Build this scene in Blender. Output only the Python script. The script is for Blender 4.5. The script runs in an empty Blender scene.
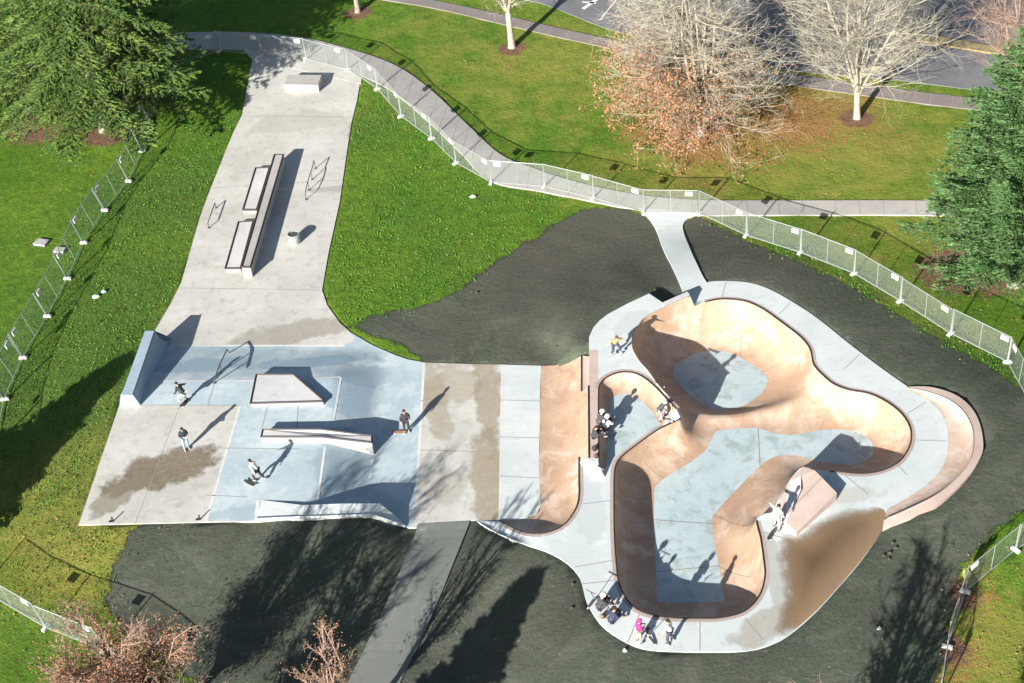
import bpy, bmesh, math, random
import numpy as np
from mathutils import Vector, Matrix
from mathutils.geometry import delaunay_2d_cdt

# ------------------------------------------------------------------ camera, sky, sun, exposure
S = bpy.context.scene
CAM_H = 61.0
F_PX, PITCH, ROLL = 1564.1, 0.69333, -0.09771
SUN_AZ, SUN_EL = 0.61158, 0.3815            # shadows run SUN_AZ clockwise from +y
_F = np.array([0, math.cos(PITCH), -math.sin(PITCH)]); _R0 = np.array([1.0, 0, 0]); _U0 = np.cross(_R0, _F)
_R = math.cos(ROLL)*_R0 + math.sin(ROLL)*_U0; _U = -math.sin(ROLL)*_R0 + math.cos(ROLL)*_U0
cd = bpy.data.cameras.new("camera"); cam = bpy.data.objects.new("camera", cd); S.collection.objects.link(cam)
cd.sensor_width = 36; cd.lens = F_PX/1024*36; cd.clip_start = 1; cd.clip_end = 3000
M4 = Matrix(((_R[0], _U[0], -_F[0], 0), (_R[1], _U[1], -_F[1], 0), (_R[2], _U[2], -_F[2], CAM_H), (0, 0, 0, 1)))
cam.matrix_world = M4; S.camera = cam
W = bpy.data.worlds.new("World"); S.world = W; W.use_nodes = True
wn = W.node_tree; bg = wn.nodes["Background"]; sky = wn.nodes.new("ShaderNodeTexSky")
sky.sky_type = 'NISHITA'; sky.sun_disc = False; sky.sun_elevation = SUN_EL; sky.sun_rotation = SUN_AZ + math.pi
wn.links.new(sky.outputs[0], bg.inputs[0]); bg.inputs[1].default_value = 0.05
sd = bpy.data.lights.new("sun", 'SUN'); sd.energy = 5.0; sd.angle = math.radians(0.5); sd.color = (1, .95, .87)
sun = bpy.data.objects.new("sun", sd); S.collection.objects.link(sun)
sdir = Vector((math.sin(SUN_AZ)*math.cos(SUN_EL), math.cos(SUN_AZ)*math.cos(SUN_EL), -math.sin(SUN_EL)))
sun.rotation_euler = sdir.to_track_quat('-Z', 'Y').to_euler()
S.view_settings.view_transform = 'Standard'; S.view_settings.look = 'None'; S.view_settings.gamma = 1
S.view_settings.exposure = 1.15
S.cycles.max_bounces = 6; S.cycles.diffuse_bounces = 2; S.cycles.transparent_max_bounces = 24

rnd = random.Random(7); nr = np.random.RandomState(5)

# ------------------------------------------------------------------ placing helpers
def at(px, py, z=0.0):
    d = _R*(px-512)/F_PX + _U*(341.5-py)/F_PX + _F
    t = (z-CAM_H)/d[2]
    return np.array([d[0]*t, d[1]*t, z])
def ats(pts, z=0.0):
    return [at(p[0], p[1], p[2] if len(p) > 2 else z) for p in pts]
def inpoly(P, poly):
    P = np.atleast_2d(P)[:, :2]; poly = np.asarray(poly)[:, :2]
    x, y = P[:, 0], P[:, 1]; c = np.zeros(len(P), bool); n = len(poly)
    for i in range(n):
        x1, y1 = poly[i]; x2, y2 = poly[(i+1) % n]
        if y1 == y2: continue
        k = ((y1 > y) != (y2 > y)) & (x < (x2-x1)*(y-y1)/(y2-y1)+x1); c ^= k
    return c
def dline(P, line, closed=True, want=False):
    P = np.atleast_2d(P)[:, :2]; L = np.asarray(line)[:, :2]; n = len(L)
    best = np.full(len(P), 1e9); bi = np.zeros(len(P), int); bt = np.zeros(len(P))
    for i in range(n if closed else n-1):
        a = L[i]; b = L[(i+1) % n]; ab = b-a; q = max(ab@ab, 1e-12)
        t = np.clip(((P-a)@ab)/q, 0, 1); d = np.hypot(*(P-a-t[:, None]*ab).T)
        k = d < best; best[k] = d[k]; bi[k] = i; bt[k] = t[k]
    return (best, bi, bt) if want else best
def sdist(P, poly):
    d = dline(P, poly); return np.where(inpoly(P, poly), -d, d)
def spline(pts, step=0.35, closed=True):
    """Catmull-Rom through 3D points, resampled"""
    p = np.asarray(pts, float); n = len(p); out = []
    for i in range(n if closed else n-1):
        g = (lambda k: p[k % n]) if closed else (lambda k: p[min(max(k, 0), n-1)])
        a, b, c, d = g(i-1), g(i), g(i+1), g(i+2)
        m = max(1, int(np.linalg.norm(c-b)/step))
        for k in range(m):
            t = k/m
            out.append(.5*((2*b)+(c-a)*t+(2*a-5*b+4*c-d)*t*t+(3*b-a-3*c+d)*t**3))
    if not closed: out.append(p[-1])
    return np.array(out)
def dense(pts, step=0.5, closed=True):
    p = np.asarray(pts, float); n = len(p); out = []
    for i in range(n if closed else n-1):
        a, b = p[i], p[(i+1) % n]; m = max(1, int(np.linalg.norm(b-a)/step))
        out += [a+(b-a)*k/m for k in range(m)]
    if not closed: out.append(p[-1])
    return np.array(out)
def smooth01(t): t = np.clip(t, 0, 1); return t*t*(3-2*t)

# ------------------------------------------------------------------ object helpers
def tag(o, label=None, cat=None, group=None, kind=None):
    if label: o["label"] = label
    if cat: o["category"] = cat
    if group: o["group"] = group
    if kind: o["kind"] = kind
    return o
def link(o, parent=None):
    S.collection.objects.link(o)
    if parent: o.parent = parent
    return o
def empty(name, loc, label=None, cat=None, group=None, rz=0):
    o = bpy.data.objects.new(name, None); link(o); o.location = [float(v) for v in loc]; o.rotation_euler = (0, 0, rz)
    o.empty_display_size = .3
    return tag(o, label, cat, group)
def obj(name, V, Fc, mats, parent=None, mi=None, smooth=False):
    me = bpy.data.meshes.new(name)
    me.from_pydata([tuple(map(float, v)) for v in V], [], [tuple(int(i) for i in f) for f in Fc])
    for m in (mats if isinstance(mats, (list, tuple)) else [mats]): me.materials.append(m)
    if mi is not None: me.polygons.foreach_set("material_index", [int(i) for i in mi])
    if smooth: me.polygons.foreach_set("use_smooth", [True]*len(me.polygons))
    me.update(); o = bpy.data.objects.new(name, me); link(o)
    if parent is not None:
        o.parent = parent
        if parent.type == 'EMPTY' and parent.parent is None:
            pm = Matrix.LocRotScale(parent.location, parent.rotation_euler, None)
            o.matrix_parent_inverse = Matrix.Identity(4)
            if not o.get('_local'): o["_w"] = 1
    return o
class MB:
    """mesh builder in local or world coordinates"""
    def __init__(s): s.V = []; s.F = []; s.M = []
    def add(s, V, Fc, m=0):
        b = len(s.V); s.V += [tuple(v) for v in V]; s.F += [tuple(i+b for i in f) for f in Fc]; s.M += [m]*len(Fc)
    def box(s, c, d, rz=0, m=0):
        x, y, z = d[0]/2, d[1]/2, d[2]/2; ca, sa = math.cos(rz), math.sin(rz); V = []
        for k in (-z, z):
            for i, j in ((-x, -y), (x, -y), (x, y), (-x, y)): V.append((c[0]+i*ca-j*sa, c[1]+i*sa+j*ca, c[2]+k))
        s.add(V, [(3, 2, 1, 0), (4, 5, 6, 7), (0, 1, 5, 4), (1, 2, 6, 5), (2, 3, 7, 6), (3, 0, 4, 7)], m)
    def prism(s, top, bot, m=0, mtop=None):
        n = len(top); s.add(list(top)+list(bot), [tuple(range(n))], m if mtop is None else mtop)
        b = len(s.V)-2*n
        for i in range(n):
            j = (i+1) % n; s.F.append((b+i, b+n+i, b+n+j, b+j)); s.M.append(m)
        s.F.append(tuple(b+n+i for i in reversed(range(n)))); s.M.append(m)
    def tube(s, pts, r, n=6, m=0, cap=True):
        pts = [np.asarray(p, float) for p in pts]; K = len(pts); rr = r if hasattr(r, '__len__') else [r]*K; b = len(s.V)
        for i, p in enumerate(pts):
            t = pts[min(i+1, K-1)]-pts[max(i-1, 0)]; t = t/(np.linalg.norm(t)+1e-9)
            a = np.cross(t, [0, 0, 1.0]) if abs(t[2]) < .9 else np.cross(t, [1.0, 0, 0]); a /= np.linalg.norm(a); c = np.cross(t, a)
            for k in range(n):
                w = 2*math.pi*k/n; s.V.append(tuple(p+rr[i]*(math.cos(w)*a+math.sin(w)*c)))
        for i in range(K-1):
            for k in range(n):
                l = (k+1) % n; s.F.append((b+i*n+k, b+i*n+l, b+i*n+n+l, b+i*n+n+k)); s.M.append(m)
        if cap and n > 2:
            s.F.append(tuple(b+k for k in reversed(range(n)))); s.F.append(tuple(b+(K-1)*n+k for k in range(n))); s.M += [m, m]
    def lathe(s, c, prof, n=16, m=0):
        b = len(s.V)
        for r, z in prof:
            for k in range(n): w = 2*math.pi*k/n; s.V.append((c[0]+r*math.cos(w), c[1]+r*math.sin(w), c[2]+z))
        for i in range(len(prof)-1):
            for k in range(n): l = (k+1) % n; s.F.append((b+i*n+k, b+i*n+l, b+i*n+n+l, b+i*n+n+k)); s.M.append(m)
        s.F.append(tuple(b+k for k in reversed(range(n)))); s.F.append(tuple(b+(len(prof)-1)*n+k for k in range(n))); s.M += [m, m]
    def ball(s, c, r, n=10, m=0, sc=(1, 1, 1)):
        prof = [(max(.001, r*math.sin(math.pi*i/6)), -r*math.cos(math.pi*i/6)) for i in range(7)]; b = len(s.V); s.lathe((0, 0, 0), prof, n, m)
        for i in range(b, len(s.V)): v = s.V[i]; s.V[i] = (c[0]+v[0]*sc[0], c[1]+v[1]*sc[1], c[2]+v[2]*sc[2])
    def build(s, name, mats, parent=None, smooth=False, origin=None):
        """vertices are world coordinates when origin is given, and are shifted to it"""
        V = s.V
        if origin is not None: V = [(v[0]-origin[0], v[1]-origin[1], v[2]-origin[2]) for v in V]
        return obj(name, V, s.F, mats, parent, s.M, smooth)

# ------------------------------------------------------------------ materials
def nt(name):
    m = bpy.data.materials.new(name); m.use_nodes = True; t = m.node_tree; p = t.nodes["Principled BSDF"]
    return m, t, p
class G:
    def __init__(s, t): s.t = t
    def n(s, ty, **k):
        o = s.t.nodes.new(ty)
        for a, b in k.items(): setattr(o, a, b)
        return o
    def l(s, a, b): s.t.links.new(a, b)
    def pos(s):
        g = s.n("ShaderNodeNewGeometry"); return g.outputs["Position"]
    def noise(s, scale, detail=4, rough=.55, vec=None, dist=0):
        o = s.n("ShaderNodeTexNoise"); o.inputs["Scale"].default_value = scale; o.inputs["Detail"].default_value = detail
        o.inputs["Roughness"].default_value = rough; o.inputs["Distortion"].default_value = dist
        s.l(vec if vec is not None else s.pos(), o.inputs["Vector"]); return o.outputs["Fac"]
    def ramp(s, f, a, b, lo=0., hi=1.):
        o = s.n("ShaderNodeMapRange"); o.clamp = True
        for k, v in ((1, a), (2, b), (3, lo), (4, hi)): o.inputs[k].default_value = v
        s.l(f, o.inputs[0]); return o.outputs[0]
    def mix(s, f, a, b, mode='MIX'):
        o = s.n("ShaderNodeMix", data_type='RGBA', blend_type=mode)
        for sock, v in ((o.inputs[0], f), (o.inputs[6], a), (o.inputs[7], b)):
            if isinstance(v, (tuple, list)): sock.default_value = (*v[:3], 1)
            elif isinstance(v, (int, float)): sock.default_value = v
            else: s.l(v, sock)
        return o.outputs[2]
    def math(s, op, a, b=0.):
        o = s.n("ShaderNodeMath", operation=op)
        for i, v in enumerate((a, b)):
            if isinstance(v, (int, float)): o.inputs[i].default_value = v
            else: s.l(v, o.inputs[i])
        return o.outputs[0]
    def bump(s, h, strength, dist, p):
        o = s.n("ShaderNodeBump"); o.inputs["Strength"].default_value = strength; o.inputs["Distance"].default_value = dist
        s.l(h, o.inputs["Height"]); s.l(o.outputs[0], p.inputs["Normal"])
    def attr(s, name):
        o = s.n("ShaderNodeAttribute"); o.attribute_name = name; return o.outputs["Fac"]
    def blob(s, c, rx, ry, rot, noise_amt=.5, nscale=.7, edge=.15):
        """mask of an irregular stain or painted shade patch centred on world point c"""
        m = s.n("ShaderNodeMapping"); m.vector_type = 'TEXTURE'
        m.inputs["Location"].default_value = (c[0], c[1], 0); m.inputs["Rotation"].default_value = (0, 0, rot); m.inputs["Scale"].default_value = (rx, ry, 1e3)
        s.l(s.pos(), m.inputs["Vector"]); ln = s.n("ShaderNodeVectorMath", operation='LENGTH'); s.l(m.outputs[0], ln.inputs[0])
        nz = s.noise(nscale, 5, .65); v = s.math('ADD', ln.outputs["Value"], s.math('MULTIPLY', s.math('SUBTRACT', nz, .5), noise_amt*4))
        return s.ramp(v, 1+edge, 1-edge)
def simple(name, col, rough=.7, metal=0, nz=None, namp=.25, bump=0):
    m, t, p = nt(name); g = G(t); p.inputs["Roughness"].default_value = rough; p.inputs["Metallic"].default_value = metal
    if nz:
        f = g.noise(nz, 3); g.l(g.mix(g.ramp(f, .3, .7), tuple(c*(1-namp) for c in col), tuple(min(1, c*(1+namp)) for c in col)), p.inputs["Base Color"])
        if bump: g.bump(f, .5, bump, p)
    else: p.inputs["Base Color"].default_value = (*col, 1)
    return m
def concrete(name, a, b, dirt=(.2, .18, .15), dirt_amt=.35, stains_and_shade=(), rough=.8, big=.25, patch=None):
    m, t, p = nt(name); g = G(t); p.inputs["Roughness"].default_value = rough
    c = g.mix(g.ramp(g.noise(big, 5, .6), .35, .65), a, b)
    c = g.mix(g.ramp(g.noise(1.6, 6, .65), .52, .78, 0, dirt_amt), c, dirt)
    c = g.mix(g.ramp(g.noise(9, 4, .7), .35, .75, 0, .22), c, tuple(x*.72 for x in b))
    c = g.mix(g.ramp(g.noise(.8, 8, .7, dist=1.0), .57, .64, 0, .35), c, tuple(min(1, x*1.12) for x in a))
    if patch:
        ns, lo, hi, amt, col = patch
        c = g.mix(g.ramp(g.noise(ns, 6, .7, dist=.5), lo, hi, 0, amt), c, col)
    rgh = None
    for rot_, sc_, am_ in ((.9, (.35, 5, 1), .28), (-.5, (.3, 4, 1), .22)):          # wheel scuffs and trowel streaks
        mp = g.n("ShaderNodeMapping"); mp.inputs["Rotation"].default_value = (0, 0, rot_); mp.inputs["Scale"].default_value = sc_; g.l(g.pos(), mp.inputs["Vector"])
        c = g.mix(g.ramp(g.noise(1.3, 7, .72, vec=mp.outputs[0], dist=.9), .58, .66, 0, am_), c, tuple(x*.6 for x in b))
    for (px, py, rx, ry, rot, col, amt) in stains_and_shade:
        w = at(px, py, .3); mk = g.blob(w, rx, ry, rot); inner = g.ramp(mk, .55, 1.0); mka = g.math('MULTIPLY', mk, g.ramp(g.noise(3, 5, .7), .2, .6, .7, 1.))
        c = g.mix(g.math('MULTIPLY', mka, amt), c, g.mix(inner, tuple(x*.85 for x in col), tuple(x*1.08 for x in col)))
        wet = g.math('MULTIPLY', mk, .55 if col[0] < .22 else .2); rgh = wet if rgh is None else g.math('MAXIMUM', rgh, wet)
    if rgh is not None: g.l(g.math('SUBTRACT', rough, rgh), p.inputs["Roughness"])
    g.l(c, p.inputs["Base Color"]); g.bump(g.noise(30, 3), .25, .01, p)
    return m
WET = (.17, .135, .085)
M = {}
M['pale'] = concrete('pale_concrete', (.60, .59, .545), (.475, .465, .425), dirt_amt=.55,
    stains_and_shade=[(285, 330, 4.2, 1.0, .1, (.27, .24, .19), .7), (335, 185, 2.2, .35, 0, (.28, .27, .25), .6), (355, 135, .5, 3.0, 0, (.25, .2, .15), .7),
            (300, 118, 4.0, 1.3, 0, (.40, .37, .32), .5), (165, 473, 3.2, 1.35, .35, WET, .95), (120, 500, 2.2, .8, .8, (.2, .17, .12), .75),
            (452, 382, 1.9, 1.7, 0, (.30, .25, .17), .6), (487, 390, .8, 4.6, 0, (.27, .22, .14), .75), (435, 395, .7, 3.8, .1, (.30, .25, .17), .65),
            (487, 475, .9, 4.0, 0, (.28, .23, .15), .8), (440, 483, 1.4, 1.4, .5, (.34, .30, .24), .5)])
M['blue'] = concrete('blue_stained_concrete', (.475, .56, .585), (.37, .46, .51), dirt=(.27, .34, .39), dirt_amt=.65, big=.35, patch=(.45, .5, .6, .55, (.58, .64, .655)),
    stains_and_shade=[(205, 365, 3.0, .7, 0, (.24, .34, .42), .8), (310, 362, 3.8, .6, 0, (.23, .33, .41), .8), (352, 392, 1.3, 2.0, 0, (.24, .34, .42), .75), (345, 465, 1.6, 2.6, 0, (.23, .31, .37), .7), (360, 375, 1.8, 1.0, 0, (.25, .33, .38), .7), (270, 515, 4, .5, 0, (.3, .37, .41), .5)])  # blobs on the bank slopes are painted shade, facing away from the sun
M['deck'] = concrete('deck_concrete', (.62, .66, .655), (.53, .58, .585), dirt=(.36, .38, .36), dirt_amt=.4,
    stains_and_shade=[(770, 630, 2.2, .8, .5, (.33, .3, .25), .8), (776, 585, .5, 3.0, 0, (.36, .35, .32), .8), (590, 510, .8, 2.5, 0, (.44, .48, .49), .5), (640, 340, 1.5, 1, 0, (.45, .48, .48), .5), (830, 505, 2.5, .6, 0, (.42, .40, .36), .6)])
M['walk'] = concrete('path_concrete', (.47, .45, .42), (.38, .36, .34), dirt_amt=.35)
M['peach'] = concrete('sand_tinted_concrete', (.53, .375, .265), (.42, .27, .18), dirt=(.33, .20, .13), dirt_amt=.7, big=.35, patch=(.55, .48, .64, .8, (.60, .50, .41)), rough=.6)
M['rose'] = concrete('rose_tinted_concrete', (.60, .48, .42), (.50, .39, .335), dirt=(.38, .26, .20), dirt_amt=.5)
M['floor'] = concrete('blue_pool_floor', (.50, .585, .60), (.39, .485, .52), dirt=(.29, .345, .35), dirt_amt=.6, patch=(.8, .52, .62, .7, (.27, .33, .33)))
M['blush'] = concrete('blush_concrete', (.60, .46, .37), (.47, .34, .27), dirt=(.34, .23, .17), dirt_amt=.7, big=.5, patch=(.9, .5, .6, .6, (.62, .54, .50)))
M['rim'] = concrete('brown_coping', (.47, .385, .345), (.39, .31, .27), dirt_amt=.3)
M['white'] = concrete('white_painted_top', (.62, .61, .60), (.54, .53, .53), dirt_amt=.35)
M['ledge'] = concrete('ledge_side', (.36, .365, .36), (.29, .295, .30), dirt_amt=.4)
M['joint'] = simple('joint', (.30, .29, .27), .9)
M['black'] = simple('black_steel', (.045, .035, .035), .5, .3)
M['steel'] = simple('grey_steel', (.16, .16, .17), .45, .6)
M['galv'] = simple('galvanised_steel', (.40, .43, .42), .45, .3)
M['plastic'] = simple('white_plastic', (.70, .70, .67), .5, 0, 4, .15)
M['soil'] = simple('soil', (.07, .06, .04), .95, 0, 3)

# ground: grass, hydroseeded mulch, leaf litter, chosen by per-vertex masks
m, t, p = nt('ground'); g = G(t); p.inputs["Roughness"].default_value = .95; p.inputs["Specular IOR Level"].default_value = .15
gc = g.mix(g.ramp(g.noise(.13, 4, .6), .35, .65), (.082, .235, .014), (.175, .305, .026))
gc = g.mix(g.ramp(g.noise(1.3, 7, .8), .42, .62, 0, .75), gc, (.045, .10, .010))
gc = g.mix(g.ramp(g.noise(5, 5, .8), .45, .65, 0, .75), gc, (.17, .25, .04))
gc = g.mix(g.ramp(g.noise(16, 3, .8), .52, .62, 0, .7), gc, (.03, .065, .008))
dry = g.math('ADD', g.attr('dry'), g.math('MULTIPLY', g.math('SUBTRACT', g.noise(.45, 6, .7), .5), 1.3))
gc = g.mix(g.ramp(dry, .2, .75, 0, .85), gc, (.34, .31, .07))
rg = g.math('ADD', g.attr('rough'), g.math('MULTIPLY', g.math('SUBTRACT', g.noise(1.2, 6, .75), .5), 1.4))
gc = g.mix(g.ramp(rg, .45, .85, 0, .7), gc, g.mix(g.ramp(g.noise(6, 4, .8), .4, .6), (.045, .085, .012), (.13, .21, .05)))
lf = g.math('ADD', g.attr('leaf'), g.math('MULTIPLY', g.math('SUBTRACT', g.noise(2.5, 8, .85), .5), 2.2))
lc = g.mix(g.ramp(g.noise(11, 3, .8), .4, .6), (.30, .13, .04), (.42, .25, .11))
gc = g.mix(g.ramp(lf, .5, .72, 0, .9), gc, lc)
bd = g.math('ADD', g.attr('bed'), g.math('MULTIPLY', g.math('SUBTRACT', g.noise(1.8, 6, .7), .5), .8))
bc = g.mix(g.ramp(g.noise(8, 4, .8), .4, .62), (.13, .065, .04), (.30, .19, .13))
gc = g.mix(g.ramp(bd, .45, .6), gc, bc)
# small pale fallen leaves sprinkled on all grass
vor = g.n("ShaderNodeTexVoronoi"); vor.inputs["Scale"].default_value = 2.2; g.l(g.pos(), vor.inputs["Vector"])
sp = g.math('MULTIPLY', g.ramp(vor.outputs["Distance"], .16, .10), g.ramp(g.noise(.35, 3), .45, .62, 0, .8)); gc = g.mix(sp, gc, (.42, .38, .24))
mu = g.math('ADD', g.attr('mulch'), g.math('MULTIPLY', g.math('SUBTRACT', g.noise(1.1, 9, .8), .5), 1.7))
mc = g.mix(g.ramp(g.noise(.25, 5, .6), .35, .65), (.098, .122, .086), (.082, .090, .070))
mc = g.mix(g.ramp(g.noise(5, 6, .75), .4, .65, 0, .8), mc, (.060, .070, .052))
mc = g.mix(g.ramp(g.noise(14, 4, .8), .58, .66, 0, .8), mc, (.17, .16, .12))
mc = g.mix(g.ramp(g.noise(.9, 9, .8, dist=1.5), .5, .62, 0, .55), mc, (.055, .058, .044))
v2 = g.n("ShaderNodeTexVoronoi"); v2.inputs["Scale"].default_value = 1.3; g.l(g.pos(), v2.inputs["Vector"]); mc = g.mix(g.ramp(v2.outputs["Distance"], .09, .05, 0, .8), mc, (.26, .24, .18))
mc = g.mix(g.ramp(g.noise(.6, 6, .7, dist=2), .55, .7, 0, .5), mc, (.055, .105, .062))
mc = g.mix(g.ramp(g.noise(.18, 4, .7, dist=3), .5, .62, 0, .35), mc, (.15, .15, .12))
mc = g.mix(g.ramp(g.attr('brown'), .2, .9, 0, .75), mc, g.mix(g.ramp(g.noise(10, 4, .8), .4, .62), (.070, .066, .054), (.120, .110, .090)))
g.l(g.mix(g.ramp(mu, 0., .12), gc, mc), p.inputs["Base Color"])
hh = g.math('ADD', g.math('MULTIPLY', g.noise(1.5, 6, .75), 1.0), g.math('MULTIPLY', g.noise(9, 4, .8), .5)); wv = g.n("ShaderNodeMapping"); wv.inputs["Rotation"].default_value = (0, 0, .5); wv.inputs["Scale"].default_value = (.35, 2.2, 1); g.l(g.pos(), wv.inputs["Vector"])
rut = g.noise(1.6, 4, .6, vec=wv.outputs[0], dist=.6); hm = g.math('ADD', g.math('MULTIPLY', rut, .10), g.math('MULTIPLY', g.noise(3.5, 8, .78), .30))
isM = g.ramp(mu, 0., .12); mxh = g.n("ShaderNodeMix", data_type='FLOAT'); g.l(isM, mxh.inputs[0]); g.l(hh, mxh.inputs[2]); g.l(hm, mxh.inputs[3]); hh = mxh.outputs[0]
g.bump(hh, .9, .3, p)
M['ground'] = m

# ------------------------------------------------------------------ outlines (world points taken where each edge really lies)
LOW, DK, HI, PLT, CF, AF = 0.0, .9, 1.55, .65, -.72, -1.1
strip_L = [(253, 57), (242, 115), (233, 133), (210, 190), (200, 217), (181, 283), (171, 303), (155, 330)]
plaza_bot = [(120.5, 395, PLT), (119, 406, PLT), (78.5, 525, PLT), (160, 523, PLT), (250, 521, PLT), (315, 519, PLT), (345, 521, .3), (372, 523, 0), (403, 527), (418, 527.5), (475.6, 520)]
foot = [(541, 365.7), (540, 392), (540, 418), (539.2, 445), (539, 471), (539.8, 490), (541, 505), (536, 515), (520, 520), (500, 520.5)]
strip_R = [(541, 365.7), (500, 364.5), (470, 364), (425, 362.5), (408, 359.5), (395, 355), (372, 345), (350, 332), (340, 323), (327, 305), (322, 290), (328, 255), (340, 200), (347, 150), (352, 120), (357, 100), (360, 82)]
plaza_out = np.array(ats(strip_L)+ats(plaza_bot)+ats(list(reversed(foot)))+ats(strip_R[1:]))
P1 = np.array(ats([(60, 381), (152, 381), (260, 380), (341.5, 376.6), (333.5, 420), (326, 460), (318, 505), (310, 600), (20, 600)], PLT))
P2 = np.array(ats([(60, 345), (176, 345), (382, 350), (377, 417), (373, 452), (370, 478), (366, 515), (355, 620), (0, 620)]))
def plaza_z(P):
    P = np.atleast_2d(P); i1 = inpoly(P, P1); i2 = inpoly(P, P2); a = dline(P, P1); b = dline(P, P2)
    return np.where(i1, PLT, np.where(i2, PLT*b/(a+b+1e-9), 0.0))
pz = plaza_z(plaza_out); plaza_out[:, 2] = pz

rimA = [(694.5, 306.4, DK), (690, 296, HI), (663.7, 307.5, HI), (646, 316.6, HI), (639, 324, HI), (633.5, 334, HI), (632, 347, HI), (639, 361, HI), (647.6, 370.5, HI), (658, 385, HI), (668, 396, HI), (678, 408, 1.35), (680.5, 418, DK+.05)]
rimC = [(658, 429.5), (636, 445), (621, 457), (616, 465), (614.2, 480), (614.4, 531), (616.5, 565), (618.8, 582), (624, 595), (632, 605.5), (642, 612), (655, 616), (675, 618.2), (700, 618.6), (719, 618), (738, 614), (749, 608), (758, 598), (763, 587), (765, 575), (764.5, 566), (761, 540), (757, 518)]
rimD = [(772, 512.5, 1.0), (778, 500, 1.3), (791, 478, 1.5), (803, 467, 1.5), (815, 470, 1.4), (830, 471, DK), (842, 472.3, DK), (862, 473.7), (881, 470.8), (896.7, 463.5), (905.5, 454), (911, 441), (910, 427), (901.5, 413.5), (887, 402), (869, 393.6), (849, 390), (834.7, 384.6), (826, 378), (814, 365), (810.5, 350), (802.5, 338.8), (788, 327), (769, 313), (758.6, 306.6), (744, 301), (722, 299), (705, 302)]
fA = [(672.5, 373), (681, 386.5), (697, 400), (709, 408), (725, 409.5), (744, 405.5), (758.6, 396), (766, 386), (767, 378), (760, 370), (748, 362), (735, 355), (719, 350.5), (697, 353), (680, 362)]
fC = [(700, 455), (707, 449), (712.5, 438), (717, 430.5), (735, 429), (758.6, 428), (773, 433), (794, 434.6), (824.5, 429.5), (846.5, 430), (862, 434.4), (872, 443), (873, 453.5), (865, 461), (849, 465), (834, 463.5), (810.5, 459.6), (802, 456.5), (787, 454.5), (773, 457.5), (760, 466), (740, 486), (716, 511.5), (712, 522), (715, 546), (720, 572), (724, 600), (722, 602), (659, 602), (656.5, 600), (656, 570), (654, 530), (654, 502), (656, 486), (670, 474.6), (691, 462)]
RA = ats(rimA, HI); RC = ats(rimC, DK); RD = ats(rimD, DK)
RIM = np.vstack([np.array(RA[:2]), spline(RA[1:]+RC+RD[:1], .3, False)[1:], spline(RD, .3, False)[1:]])
# split rim: high side of the upper bowl / the rest
FA = spline(ats(fA, AF), .3); FC = spline(ats(fC, CF), .3)
arcB = [(599, 467), (598.6, 440), (598.5, 415), (598.4, 400), (598.6, 389), (600, 384), (603.7, 379.5), (612.5, 374.4), (624, 372), (636, 373.7), (646, 379), (656, 387.6), (664, 396), (671, 403.7), (676, 409)]
ARCB = np.vstack([np.array(ats(arcB[:4], HI)), spline(ats(arcB[4:], HI), .3, False)])
floorB = np.array(ats([(606, 466), (608.5, 440), (609, 415), (611, 400), (617, 395), (625, 393.5), (633, 396), (643, 402), (652, 411), (661, 426)], DK))
plat_out_hi = ats([(589, 349), (589, 337), (593.4, 327.5), (600, 320), (608, 314), (628.6, 303), (649, 293.5), (662.5, 302.5)], HI)
qlow = [(579, 457.5, DK), (579, 480, DK), (579, 496, DK), (575.7, 509, DK), (565, 524, DK), (551, 531.5, DK), (533.6, 534, .82), (516, 529.3, .5), (500, 521, .05)]
QL = spline(ats(qlow), .3, False)
deck_outer = ats([(663.5, 304, DK), (674, 297, DK), (692, 288, DK), (707, 282, DK), (729, 281, DK), (751, 283, DK), (770, 289.5, DK), (791, 301, DK), (817, 318, DK), (850, 344.4, DK), (884, 370, DK), (909, 387.5, DK), (922, 396.5, DK), (936.6, 406.6, DK), (945.4, 420, DK), (948, 434, DK), (947.6, 452, DK), (941, 469.6, DK), (925, 486, DK), (905, 499.5, DK), (886, 511, DK), (882, 530, DK), (862, 559.6, DK), (840, 585.5, DK), (815.8, 612, DK), (789, 635, DK), (766, 646.5, DK), (745, 651, DK), (714, 652, DK), (677, 651.5, DK), (644, 649, DK), (620, 638.8, DK), (600, 623.6, DK), (586.7, 601.7, DK), (580, 578, DK), (568, 564, DK), (551, 553.5, DK), (523, 543.5, .75), (495, 532, .3), (475.6, 520, 0)])
DO = spline(deck_outer, .4, False)
# deck polygon: outer run, quarter pipe lip, end of platform, bowl arc, then back along the pool rim
k0 = int(np.argmin(np.hypot(*(RIM[:, :2]-at(680.5, 418, DK)[:2]).T)))
rim_hi = RIM[:k0+1]; rim_lo = RIM[k0:]
DECK = np.vstack([DO, QL[::-1], ats([(590, 460, DK)]), ARCB, rim_lo, [RIM[0]], [RIM[1]]])
PLATF = np.vstack([plat_out_hi, rim_hi[1:][:], ARCB[::-1], ats([(598.8, 463, HI), (590, 461, HI)])])
def deck_z(P):
    P = np.atleast_2d(P); z = np.full(len(P), DK)
    # bank round the small bowl
    d = dline(P, ARCB, False); B = np.vstack([ARCB, floorB[::-1]])
    ins = inpoly(P, B); e = dline(P, floorB, False); tt = np.clip(e/(d+e+1e-9), 0, 1)
    z = np.where(ins, DK+(HI-DK)*(1-np.sqrt(np.clip(1-tt**2*.97, 0, 1)))/(1-math.sqrt(.03)), z)
    a = at(480, 520, 0)[0]; b = at(548, 552, .9)[0]
    ramp = smooth01((P[:, 0]-a)/(b-a))*DK; yl = at(530, 500, .5)[1]
    return np.where((P[:, 0] < b) & (P[:, 1] < yl), ramp, z)
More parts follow.
